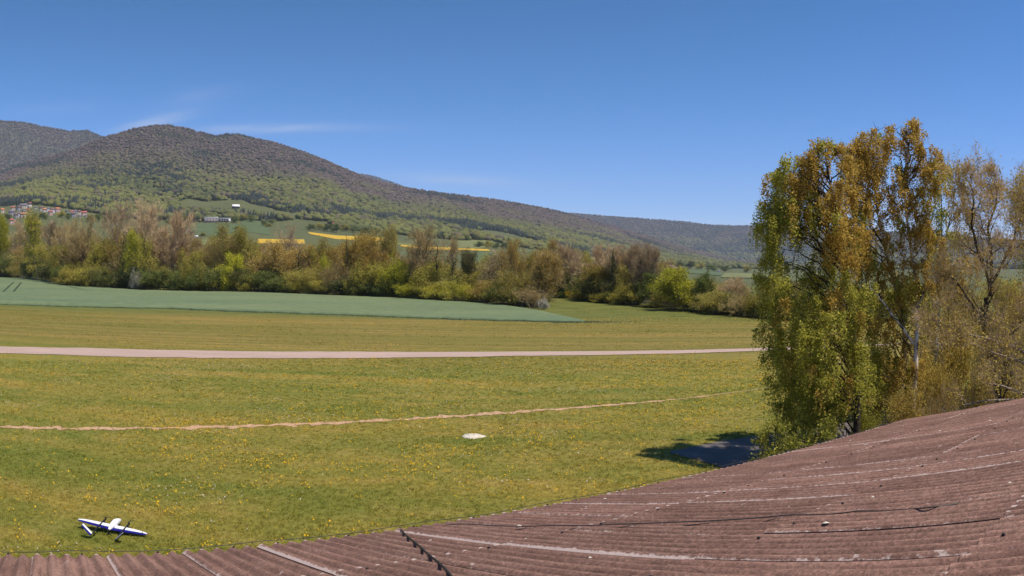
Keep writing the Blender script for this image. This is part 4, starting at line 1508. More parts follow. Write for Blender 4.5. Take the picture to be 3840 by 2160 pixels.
TREES = [
    # px, top, width, kind, twig, leaf, label, back, variant, bark
    (8, 792, 80, 'dense', 'twig_brown', 'leaf_yellow', "yellow green tree at the far left end of the wood", 4, 0, 'bark_dark'),
    (78, 826, 80, 'bare_upright', 'twig_pink', 'leaf_olive', "slim leafless tree between the two yellow green trees below the village", 9, 0, 'bark_pale'),
    (146, 788, 95, 'bud_upright', 'twig_brown', 'leaf_yellow', "tall yellow budding tree in front of the village houses", 5, 0, 'bark_grey'),
    (205, 830, 100, 'bare_upright', 'twig_pink', 'leaf_olive', "leafless tree right of the yellow budding tree", 12, 1, 'bark_pale'),
    (262, 822, 110, 'bare_spread', 'twig_brown', 'leaf_olive', "brown leafless tree below the right end of the village", 16, 0, 'bark_grey'),
    (338, 806, 150, 'bare_spread', 'twig_brown', 'leaf_olive', "leafless tree with dark leaning limbs left of the tallest bare pair", 10, 1, 'bark_dark'),
    (452, 748, 170, 'bare_spread', 'twig_pink', 'leaf_olive', "left one of the two tallest round leafless trees", 14, 2, 'bark_grey'),
    (545, 750, 170, 'bare_spread', 'twig_pink', 'leaf_olive', "right one of the two tallest round leafless trees", 12, 0, 'bark_grey'),
    (640, 784, 130, 'bare_upright', 'twig_pink', 'leaf_olive', "leafless tree just right of the tallest bare pair", 15, 2, 'bark_pale'),
    (498, 862, 90, 'leafy', 'twig_brown', 'leaf_yellow', "greenish yellow tree in front of the tallest bare pair", 4, 1, 'bark_dark'),
    (838, 838, 130, 'bud_spread', 'twig_brown', 'leaf_olive', "brown olive budding tree below the long white building", 8, 0, 'bark_grey'),
    (925, 845, 110, 'leafy', 'twig_brown', 'leaf_olive', "olive leafy tree right below the long white building", 8, 0, 'bark_grey'),
    (872, 948, 80, 'dense', 'twig_brown', 'leaf_yellow', "bright yellow green small tree under the olive pair", 1, 1, 'bark_grey'),
    (740, 935, 120, 'leafy', 'twig_brown', 'leaf_olive', "low olive tree left of the bright yellow green one", 4, 2, 'bark_grey'),
    (1068, 842, 150, 'bare_spread', 'twig_pink', 'leaf_olive', "pinkish leafless round tree before the left rapeseed field", 14, 1, 'bark_grey'),
    (1045, 905, 150, 'bud_spread', 'twig_brown', 'leaf_orange', "brown budding tree below the pinkish leafless round tree", 5, 1, 'bark_dark'),
    (985, 925, 110, 'bare_spread', 'twig_brown', 'leaf_olive', "brown leafless tree right of the bright yellow green small tree", 7, 2, 'bark_grey'),
    (1228, 888, 120, 'bud_spread', 'twig_brown', 'leaf_olive', "grey olive tree under the red roofed farmhouse", 9, 2, 'bark_grey'),
    (1224, 955, 55, 'leafy', 'twig_brown', 'leaf_yellow', "small pointed yellow tree under the grey olive tree", 3, 0, 'bark_grey'),
    (1140, 950, 70, 'bare_upright', 'twig_brown', 'leaf_olive', "dark thin leafless tree left of the small pointed yellow tree", 6, 0, 'bark_dark'),
    (1330, 872, 120, 'leafy', 'twig_brown', 'leaf_orange', "ochre leafed tree with ivy on its left trunk", 8, 1, 'bark_dark'),
    (1412, 866, 120, 'leafy', 'twig_brown', 'leaf_orange', "ochre leafed tree right of the ivy clad one", 7, 2, 'bark_dark'),
    (1482, 850, 85, 'bud_upright', 'twig_brown', 'leaf_olive', "slim olive budding tree above the green shrub bank", 12, 1, 'bark_grey'),
    (1598, 846, 150, 'bare_spread', 'twig_brown', 'leaf_olive', "brown round leafless tree with dark ivy on its trunk", 9, 0, 'bark_dark'),
    (1665, 880, 110, 'bare_spread', 'twig_brown', 'leaf_olive', "lower leafless tree right behind the ivy trunk tree", 12, 2, 'bark_dark'),
    (1758, 930, 50, 'bud_upright', 'twig_brown', 'leaf_ivy', "narrow dark ivy covered tree stem left of the cream tree", 5, 2, 'bark_dark'),
    (1842, 945, 130, 'leafy', 'twig_brown', 'cream', "cream coloured catkin tree left of the orange brown pair", 7, 0, 'bark_dark'),
    (1958, 893, 130, 'bud_spread', 'twig_brown', 'leaf_orange', "left one of the orange brown budding tree pair", 8, 2, 'bark_grey'),
    (2066, 896, 130, 'bud_spread', 'twig_brown', 'leaf_orange', "right one of the orange brown budding tree pair", 9, 0, 'bark_grey'),
    (2010, 935, 130, 'bud_upright', 'twig_brown', 'leaf_orange', "brown tree filling the gap between the orange brown pair", 4, 1, 'bark_grey'),
    (2150, 915, 100, 'bare_upright', 'twig_pink', 'leaf_olive', "first pinkish leafless tree right of the orange brown pair", 6, 1, 'bark_pale'),
    (2222, 912, 100, 'bare_upright', 'twig_pink', 'leaf_olive', "second pinkish leafless tree right of the orange brown pair", 8, 2, 'bark_pale'),
    (2292, 915, 95, 'bare_upright', 'twig_pink', 'leaf_olive', "third pinkish leafless tree, beside a tall ivy stem", 6, 0, 'bark_pale'),
    (2360, 910, 95, 'bare_upright', 'twig_pink', 'leaf_olive', "pinkish leafless tree left of the small red roofed house", 9, 1, 'bark_pale'),
    (2418, 908, 105, 'bare_spread', 'twig_pink', 'leaf_olive', "leafless tree above the dark evergreen", 7, 0, 'bark_dark'),
    (2474, 918, 90, 'bare_upright', 'twig_pink', 'leaf_olive', "last pinkish leafless tree before the bright yellow green tree", 9, 2, 'bark_pale'),
    (2240, 985, 90, 'bud_spread', 'twig_brown', 'leaf_orange', "short brown tree with dark multiple stems in the bare row", 2, 1, 'bark_dark'),
    (2420, 1022, 105, 'dense', 'twig_brown', 'leaf_green', "dark green evergreen tree with a round head", 1, 2, 'bark_dark'),
    (2345, 990, 70, 'bud_upright', 'twig_brown', 'leaf_olive', "olive ivy wrapped tree left of the dark evergreen", 3, 0, 'bark_dark'),
    (2566, 1002, 165, 'dense', 'twig_brown', 'leaf_yellow', "bright yellow green spreading tree with ochre stems", 0.2, 2, 'bark_grey'),
    (2640, 1018, 85, 'dense', 'twig_brown', 'leaf_green', "green tree touching the right side of the bright yellow green tree", 4, 0, 'bark_dark'),
    (2722, 1036, 130, 'bare_spread', 'twig_brown', 'leaf_olive', "brown leafless tree behind the round brown shrub", 6, 1, 'bark_grey'),
    (2672, 1042, 120, 'bud_spread', 'twig_brown', 'leaf_olive', "olive budding tree just behind the round brown olive shrub", 8, 1, 'bark_grey'),
    (2762, 1040, 120, 'bare_spread', 'twig_pink', 'leaf_olive', "pale leafless tree behind the round brown twiggy shrub", 9, 0, 'bark_grey'),
    (2848, 1046, 120, 'bud_spread', 'twig_brown', 'leaf_orange', "ochre budding tree at the edge of the weeping birch's outline", 8, 2, 'bark_grey'),
    (2805, 1062, 90, 'bare_spread', 'twig_brown', 'leaf_olive', "brown leafless tree beside the weeping birch", 4, 2, 'bark_grey'),
    (2900, 1066, 130, 'bud_spread', 'twig_brown', 'leaf_olive', "olive tree half hidden by the drooping birch branches", 5, 1, 'bark_grey'),
    (3020, 1050, 150, 'bud_spread', 'twig_brown', 'leaf_olive', "olive tree seen through the gap of the weeping birch", 6, 2, 'bark_grey'),
    (3380, 1060, 190, 'leafy', 'twig_brown', 'leaf_olive', "olive tree far behind the white birch trunk", 8, 0, 'bark_grey'),
    (3600, 1050, 200, 'bud_spread', 'twig_brown', 'leaf_orange', "ochre tree far behind the dark oak trunk", 8, 0, 'bark_grey'),
    (3800, 1040, 200, 'leafy', 'twig_brown', 'leaf_olive', "olive tree far behind the right edge thicket", 8, 1, 'bark_grey'),
]
for (px, top, w, kind, tw, lf, lab, back, v, bark) in TREES:
    stand(px, top, w, kind, tw, lf, lab, back, None, v, bark)

SHRUBS = [
    (262, 985, 110, 'bush', 'leaf_olive', "brown olive shrub at the left corner of the cereal field", 0),
    (340, 1000, 120, 'bush', 'leaf_olive', "olive shrub second from the cereal field corner", 0.5),
    (420, 1012, 110, 'bush', 'leaf_green', "dark green shrub left of the white blossom bush", 0.5),
    (590, 1010, 130, 'bush', 'leaf_green', "dark green shrub right of the white blossom bush", 1),
    (690, 1015, 130, 'bush', 'leaf_green', "wide dark green shrub under the low olive tree", 0.5),
    (800, 1002, 130, 'bush', 'leaf_green', "dark green shrub left below the bright yellow green small tree", 0.5),
    (895, 1025, 110, 'bush', 'leaf_olive', "olive shrub right below the bright yellow green small tree", 0.3),
    (985, 1015, 120, 'bush', 'leaf_green', "dark green shrub in front of the brown leafless tree", 0.8),
    (1075, 1030, 110, 'bush', 'leaf_green', "green shrub under the brown budding tree", 0.2),
    (1150, 1005, 120, 'bush_thin', 'leaf_olive', "thin olive shrub left of the dark brown one", 1.5),
    (1264, 975, 110, 'bush_bare', 'leaf_orange', "dark brown twiggy shrub under the small pointed yellow tree", 1),
    (1190, 1050, 100, 'bush', 'leaf_olive', "low olive shrub left under the dark brown twiggy one", 0),
    (1352, 985, 130, 'bush', 'leaf_olive', "leftmost big olive shrub of the long green bank", 3),
    (1440, 975, 140, 'bush', 'leaf_olive', "big olive shrub under the slim budding tree", 3.5),
    (1532, 962, 140, 'bush', 'leaf_yellow', "yellowish big shrub under the ivy trunk tree", 4),
    (1620, 985, 130, 'bush', 'leaf_olive', "big olive shrub right of the yellowish one", 3),
    (1700, 1000, 120, 'bush_thin', 'leaf_olive', "thin olive shrub at the right end of the green bank", 3),
    (1365, 1066, 90, 'bush', 'leaf_green', "small dark green bush at the field edge, under the leftmost big olive shrub", 0),
    (1450, 1060, 95, 'bush', 'leaf_green', "small green bush at the field edge, under the slim budding tree", 0),
    (1540, 1062, 100, 'bush', 'leaf_yellow', "low yellowish bush at the field edge", 0),
    (1630, 1062, 100, 'bush_thin', 'leaf_yellow', "thin low yellow bush right of the low yellowish one", 0),
    (1722, 1052, 110, 'bush_thin', 'leaf_yellow', "reedy yellow saplings at the field edge", 0),
    (1810, 1050, 110, 'bush_thin', 'leaf_orange', "brown thin shrub under the cream tree", 0.5),
    (1900, 1068, 110, 'bush', 'leaf_green', "dark green shrub under the left orange brown tree", 0),
    (1995, 1070, 120, 'bush_bare', 'leaf_orange', "brown twiggy shrub at the tip of the tree edge", 0),
    (1945, 1010, 130, 'bush_thin', 'leaf_olive', "olive thin shrub in front of the left orange brown tree", 2),
    (2115, 1062, 90, 'bush', 'leaf_green', "dark green shrub beside the white blossom at the wood's corner", 0.5),
    (2185, 1090, 100, 'bush', 'leaf_olive', "grey olive shrub right of the yellow flowering one", 0),
    (2262, 1096, 110, 'bush', 'leaf_olive', "grey olive shrub under the dark multiple stems", 0),
    (2345, 1090, 110, 'bush', 'leaf_olive', "grey olive shrub left of the dark evergreen foot", 0),
    (2450, 1128, 90, 'bush_thin', 'leaf_green', "low bramble shrub right of the dark evergreen foot", 0),
    (2535, 1125, 80, 'bush_bare', 'leaf_orange', "brown undergrowth shrub under the bright yellow green tree", 0.4),
    (2690, 1086, 130, 'bush_thin', 'leaf_olive', "round brown olive shrub beside the green meadow", 0),
    (2765, 1098, 120, 'bush_bare', 'leaf_olive', "round brown twiggy shrub left of the weeping birch", 0),
    (45, 960, 110, 'bush', 'leaf_ivy', "dark shrub under the far left yellow green tree", 1),
    (130, 975, 110, 'bush', 'leaf_green', "dark green shrub under the yellow budding tree", 1),
    (205, 985, 100, 'bush', 'leaf_ivy', "dark ivy shrub left of the cereal field corner", 1),
]
for i, (px, top, w, kind, lf, lab, back) in enumerate(SHRUBS):
    stand(px, top, w, kind, 'twig_brown', lf, lab, back, None, i % 2, 'bark_grey')
for (px, top, w, lab, mt, back) in ((515, 1012, 50, "white blossoming bush in the dark shrubs at the cereal field edge", 'blossom', 0), (98, 990, 40, "white blossoming bush below the yellow budding tree", 'blossom', 2),
                                    (2042, 1116, 50, "white blossoming bush at the corner of the wood", 'blossom', 0), (2082, 1098, 34, "small white blossoming bush right of the corner one", 'blossom', 1.5),
                                    (2148, 1078, 50, "bright yellow flowering bush under the first pinkish leafless tree", 'forsythia', 0.3), (2226, 1085, 36, "small bright yellow flowering bush under the dark stems", 'forsythia', 1.5),
                                    (2442, 1115, 40, "pale blossoming bush at the foot of the dark evergreen", 'blossom', 0)):
    stand(px, top, w, 'bush', 'twig_brown', mt, lab, back, None, 0)

# the mass of the wood behind: indistinct trees that fill the depth
FILL = [('bare_spread', 'twig_brown', 'leaf_olive', "leafless brown tree standing deep within the wood"), ('bud_spread', 'twig_brown', 'leaf_orange', "ochre budding tree standing deep within the wood"),
        ('leafy', 'twig_brown', 'leaf_olive', "olive leafy tree standing deep within the wood"), ('bare_upright', 'twig_pink', 'leaf_olive', "slender pinkish leafless tree standing deep within the wood")]
GR = ["leafless brown trees deep in the wood", "ochre budding trees deep in the wood", "olive leafy trees deep in the wood", "slender leafless trees deep in the wood"]
top_line = [(-600, 850), (0, 860), (220, 900), (420, 850), (600, 850), (700, 890), (900, 880), (1000, 895), (1200, 915), (1350, 910), (1450, 940), (1600, 945), (1720, 970), (1850, 955), (2000, 925), (2200, 935), (2450, 945), (2560, 1030), (2800, 1090), (4500, 1080)]
for i in range(140):
    px = -330 + i * 27.2 + rng.uniform(-14, 14)
    k = int(rng.choice([0, 1, 1, 2, 2, 2, 3]))
    kind, tw, lf, lab = FILL[k]
    tp = np.interp(px, [p[0] for p in top_line], [p[1] for p in top_line]) + rng.uniform(-8, 55)
    stand(px, tp, rng.uniform(90, 150), kind, tw, lf, lab, rng.uniform(6, 26), GR[k], int(rng.integers(0, 3)), ['bark_grey', 'bark_dark'][i % 2])
for i in range(110):
    px = -330 + i * 33 + rng.uniform(-16, 16)
    if 2030 < px < 2070: continue
    bl = float(np.interp(px, BLX, BLY))
    lf, lab, g = [('leaf_green', "dark green undergrowth shrub among the tree stems", "green undergrowth shrubs"), ('leaf_olive', "olive undergrowth shrub among the tree stems", "olive undergrowth shrubs"),
                  ('leaf_ivy', "dark ivy undergrowth among the tree stems", "ivy undergrowth shrubs")][int(rng.integers(0, 3))]
    stand(px, bl - rng.uniform(55, 110), rng.uniform(90, 140), ['bush', 'bush_thin'][i % 2], 'twig_brown', lf, lab, rng.uniform(1.5, 9), g, i % 2)


# trunks wrapped in ivy
def ivy_trunk(px, top, wpx, label, back=3):
    g = ghit(px, float(np.interp(px, BLX, BLY)))
    dist = math.hypot(g[0], g[1]) + back
    p = on_ray(px, top, dist)
    z = float(zg(p[0], p[1])); h = p[2] - z
    root = tag(empty("ivy_tree", (p[0], p[1], z)), label, "tree")
    r = np.random.default_rng(int(px))
    mb = MB()
    n = 9
    lean = r.normal(0, 0.05, 2)
    pts = np.array([(lean[0] * t * h + r.normal(0, 0.12), lean[1] * t * h, t * h) for t in np.linspace(0, 1, n)])
    mb.tube(pts, np.linspace(0.2, 0.07, n), 6)
    for k in range(10):
        t = r.uniform(0.45, 0.98)
        q = np.array([np.interp(t, np.linspace(0, 1, n), pts[:, i]) for i in range(3)])
        a = r.uniform(0, 6.28); L = r.uniform(0.8, 2.2)
        e = q + np.array((math.cos(a) * L * 0.6, math.sin(a) * L * 0.6, L))
        mb.tube([q, (q + e) / 2 + r.normal(0, 0.1, 3), e], [0.05, 0.035, 0.012], 4, False)
    mb.build("trunk", M['bark_dark'], root)
    m_ = int(70 * h)
    t = r.beta(1.1, 1.5, m_) * 0.95
    w = wpx / 2750 * dist / 2
    lump = 0.45 + 0.9 * vnoise(t * 7, t * 0 + px, 3)
    a = r.uniform(0, 6.28, m_); q = np.sqrt(r.random(m_)) * w * lump
    P = np.stack([np.interp(t, np.linspace(0, 1, n), pts[:, 0]) + np.cos(a) * q, np.interp(t, np.linspace(0, 1, n), pts[:, 1]) + np.sin(a) * q, t * h], 1)
    V, F = leaf_quads(P, 0.13, r)
    add_mesh("ivy", np_mesh("ivy", V, F, face_attr=r.beta(2, 2, len(F))), M['leaf_ivy'], root)


for a in ((1302, 900, 40, "ivy clad stem inside the ochre leafed tree"), (1640, 920, 55, "thick ivy clad trunk under the brown round leafless tree"), (1702, 950, 40, "ivy clad snag right of the brown round leafless tree"),
          (2116, 985, 30, "short ivy stem left of the first pinkish leafless tree"), (2168, 1000, 40, "dark ivy stem under the first pinkish leafless tree"), (2198, 1010, 36, "dark ivy stem right next to another, above the grey olive shrubs"),
          (2290, 930, 30, "tall thin ivy stem among the pinkish leafless trees"), (2322, 960, 45, "green ivy column left of the small red roofed house"), (2392, 950, 46, "black ivy column right beside the small red roofed house"),
          (2442, 970, 34, "ivy column right above the dark evergreen"), (458, 870, 40, "ivy trunk under the left tallest leafless tree"), (540, 890, 36, "ivy trunk under the right tallest leafless tree"), (1110, 935, 36, "ivy stem left of the thin olive shrub")):
    ivy_trunk(*a)

# posts of an old field fence
for i, (px, py, lab) in enumerate(((297, 1071, "short pale post before the olive shrubs at the cereal field"), (1958, 1151, "pale post left of the wood's corner"), (2020, 1160, "pale post at the wood's corner beside the brown twiggy shrub"))):
    g = ghit(px, py)
    mb = MB(); mb.box((0, 0, 0.55), (0.09, 0.09, 1.2)); mb.box((0, 0, 1.16), (0.11, 0.11, 0.03))
    o = mb.build("fence_post", M['post']); o.location = g
    tag(o, lab, "post", "field fence posts")
#--PART3--

# ------------------------------------------------------------------ the near trees beside the hangar
def birch(name, label, cat, trunks, clumps, mats, dist, per=60, droop=1.0, leaf=0.036, bark='birch', seed=1, twig='twig_brown', limb=0.032, gap=0.05):
    """trunks: [[(px, py, metres), ...], r0, r1]; clumps: (px, py, radius px, metres further, leaf set, density)"""
    r = np.random.default_rng(seed)
    T = [(np.array([on_ray(*q) for q in pl]), a, b) for pl, a, b in trunks]
    base = T[0][0][0].copy(); base[2] = float(zg(base[0], base[1]))
    root = tag(empty(name, base), label, cat)
    wood, limbs = MB(), MB()
    dens = []
    for P, a, b in T:
        s = np.linspace(0, 1, len(P)); t = np.linspace(0, 1, len(P) * 6)
        Q = np.stack([np.interp(t, s, P[:, i]) for i in range(3)], 1)
        Q += np.stack([(fbm(t * 9, t * 0 + k * 7, seed + k, 3) - 0.5) * 0.12 for k in range(3)], 1) * np.array((1, 1, 0))
        wood.tube(Q - base, np.linspace(a, b, len(Q)), 8, False)
        dens.append(Q)
    allQ = np.concatenate(dens)
    LP = {k: [] for k in mats}
    TW = []
    for (px, py, rp, off, key, den) in clumps:
        c = on_ray(px, py, dist + off)
        rad = rp / 2750.0 * dist
        hd = np.hypot(allQ[:, 0] - c[0], allQ[:, 1] - c[1])
        want = c[2] - 0.55 * hd - 0.2
        k = np.argmin(np.abs(allQ[:, 2] - want) + 0.35 * hd)
        q = allQ[k]
        e = c + np.array((0, 0, rad * 0.4))
        t = np.linspace(0, 1, 8)[:, None]
        mid = (q + e) / 2 + np.array((0, 0, 0.22 * np.linalg.norm(e - q)))
        cur = (1 - t) ** 2 * q + 2 * t * (1 - t) * mid + t ** 2 * e
        cur[1:-1] += r.normal(0, 0.05, (6, 3))
        limbs.tube(cur - base, np.linspace(limb, 0.008, 8), 4, False)
        for j in range(int(3 + 4 * den)):
            f = r.uniform(0.45, 1.0)
            a0 = cur[min(int(f * 7), 7)]
            d = unit(r.normal(0, 1, 3) + np.array((0, 0, 0.5)))
            m1 = a0 + d * rad * r.uniform(0.6, 1.1)
            limbs.tube(np.array([a0, (a0 + m1) / 2 + np.array((0, 0, 0.1 * rad)), m1]) - base, [0.010, 0.007, 0.004], 3, False)
        nsp = max(4, int(10 * den * (rad / 0.65) ** 2))
        for j in range(nsp):
            v = unit(r.normal(0, 1, 3)) * rad * r.uniform(0.25, 1.15)
            sp = c + v * np.array((1, 1, 0.85))
            outw = np.array((v[0], v[1], 0)) / max(rad, 1e-6)
            Ls = r.uniform(0.5, 1.25) * droop
            key_ = key if (len(mats) < 2 or r.random() < 0.93) else mats[1 - mats.index(key)]
            nst = max(2, int(per * 0.11 * r.uniform(0.5, 1.5)))
            for q_ in range(nst):
                st = sp + r.normal(0, 0.085, 3)
                L = Ls * r.uniform(0.35, 1.1)
                m = max(int((L + 0.25) / gap), 4)
                tt = np.linspace(0, 1, m)
                drift = outw * r.uniform(0.05, 0.5) * (0.35 + 0.25 * L) + r.normal(0, 0.06, 3) * np.array((1, 1, 0.3))
                pts = st + np.sqrt(tt)[:, None] * drift + np.stack([0 * tt, 0 * tt, 0.14 * np.sin(tt * 2.6) * min(1, droop + 0.4) - L * tt ** 1.5], 1)
                LP[key_].append(pts + r.normal(0, 0.035 + 0.05 * (droop < 0.5), pts.shape))
                if q_ % 2 == 0:
                    for i0 in range(0, m - 3, 3):
                        TW.append((pts[i0], pts[i0 + 3]))
    wood.build("trunk", M[bark], root, True)
    limbs.build("limbs", M['bark_dark'], root, False)
    for k in mats:
        if not LP[k]:
            continue
        P = np.concatenate(LP[k]) - base
        P = P[P[:, 2] > 0.03]
        V, F = leaf_quads(P, leaf, r, 0.3)
        add_mesh("foliage", np_mesh("foliage", V, F, face_attr=r.beta(1.8, 2.0, len(F))), M[k], root)
    if TW:
        a = np.array([q[0] for q in TW]) - base; b = np.array([q[1] for q in TW]) - base
        sd = r.normal(0, 1, a.shape); sd /= np.linalg.norm(sd, axis=1, keepdims=True)
        V = np.stack([a - sd * 0.004, a + sd * 0.004, b], 1).reshape(-1, 3)
        add_mesh("twigs", np_mesh("twigs", V, np.arange(len(V)).reshape(-1, 3), face_attr=r.random(len(V) // 3)), M[twig], root)
    return root


G, O = 'birch_leaf', 'birch_ochre'
birch("birch_tree", "weeping birch with dense dark green hanging branches beside the apron", "tree",
      [([(3205, 1760, 25.0), (3208, 1640, 25.0), (3214, 1500, 25.0), (3212, 1350, 25.1), (3196, 1200, 25.2), (3176, 1050, 25.3), (3150, 900, 25.4), (3120, 760, 25.5), (3098, 600, 25.5)], 0.15, 0.02)],
      [  # upper tier
       (3088, 540, 38, 0, G, .6), (3120, 575, 48, .4, O, .7), (2965, 612, 50, -.3, G, .8), (3030, 615, 60, .3, O, .9), (2918, 650, 45, .2, G, .7), (2990, 670, 62, -.5, O, .9), (3080, 650, 66, .5, O, .9),
       (2925, 730, 48, .4, G, .7), (3000, 750, 62, .2, G, .7), (3080, 745, 68, -.4, O, .8), (2880, 790, 45, .3, G, .8), (2950, 810, 46, -.4, G, .6), (2862, 855, 42, .3, G, .9), (2905, 880, 50, .0, G, .9),
       (2975, 865, 52, .6, G, .7), (3050, 830, 60, -.2, G, .8), (3120, 830, 60, .6, O, .8), (3100, 900, 60, .8, G, .8), (2900, 925, 34, .2, G, .7), (3150, 720, 60, .9, O, .8),
       # lower tier
       (2878, 985, 45, -.2, G, .9), (2945, 1000, 52, .5, G, .9), (3010, 1015, 42, .8, G, .8), (2856, 1050, 36, .3, G, .9), (2900, 1075, 60, -.8, G, 1.), (2975, 1080, 60, .2, G, 1.), (3050, 1060, 55, 1.0, G, .9), (3110, 1000, 62, .6, G, .9),
       (2868, 1150, 44, -.2, G, 1.), (2935, 1165, 66, 1.0, G, 1.1), (3010, 1150, 70, -.9, G, 1.1), (3085, 1130, 66, .4, G, 1.), (3150, 1090, 60, -.4, O, .9), (2868, 1240, 40, .4, G, .9), (2930, 1260, 66, -.9, G, 1.2), (3000, 1250, 72, .9, G, 1.2),
       (3075, 1230, 70, -.5, G, 1.1), (3145, 1200, 62, .7, O, 1.), (2896, 1340, 50, .1, G, 1.1), (2960, 1350, 72, 1.1, G, 1.2), (3040, 1340, 74, -1.0, G, 1.2), (3110, 1320, 64, .5, G, 1.1), (3180, 1300, 60, -.5, G, .9),
       (2920, 1430, 50, -.3, G, 1.1), (2985, 1440, 72, .7, G, 1.3), (3065, 1430, 72, -.7, G, 1.2), (3140, 1420, 64, .5, G, 1.1), (3210, 1390, 55, -.2, G, .8), (2940, 1510, 44, .4, G, 1.1), (3005, 1525, 70, -.6, G, 1.3), (3085, 1520, 66, .6, G, 1.2),
       (3150, 1510, 60, -.3, G, 1.1), (2985, 1590, 48, .2, G, 1.2), (3050, 1600, 56, -.2, G, 1.2), (3115, 1590, 50, .4, G, 1.), (3225, 1480, 50, .8, G, .8), (3265, 1400, 52, 1.0, G, .7), (3040, 1480, 76, 2.2, G, 1.1), (3040, 1330, 76, 2.3, G, 1.1), (3020, 1200, 74, 2.2, G, 1.), (3090, 1420, 70, -2.2, G, 1.0), (3060, 1290, 70, -2.1, G, 1.0), (3110, 1180, 66, -2.0, G, .9), (3140, 700, 60, -1.0, O, .9), (3130, 800, 62, -1.0, O, .9), (3160, 880, 60, -.9, O, .9), (3170, 980, 62, -1.0, O, .9), (3180, 1060, 60, -1., G, .9), (3200, 1150, 60, -1.0, G, .9), (3215, 1240, 60, -1.0, G, .9), (3220, 1330, 58, -.9, G, .9), (3215, 1420, 52, -.9, G, .8), (3020, 700, 66, 1.2, O, .9), (3080, 800, 66, 1.4, G, .9), (2990, 690, 66, 1.6, G, .9),
       (3150, 575, 50, .2, O, .9), (3175, 640, 55, .6, O, .9), (3190, 760, 58, .2, O, .9), (3200, 850, 58, .5, O, .8), (2950, 660, 50, .6, G, .9), (2900, 700, 44, -.3, G, .9), (2880, 750, 44, .4, G, 1.), (2930, 790, 50, .4, G, .9), (2870, 820, 40, -.4, G, 1.),
       (2965, 780, 55, -.6, G, .9), (3010, 810, 55, .5, G, .8), (2895, 850, 50, .6, G, 1.), (2935, 880, 50, -.4, G, .9), (3060, 590, 50, -.3, O, .9), (3020, 650, 55, .8, O, .9), (3130, 950, 55, .4, G, .8), (3230, 900, 55, .4, O, .7)],
      (G, O), 25.2, per=150, droop=1.0, leaf=0.038, gap=0.06, seed=11, bark='bark_dark')
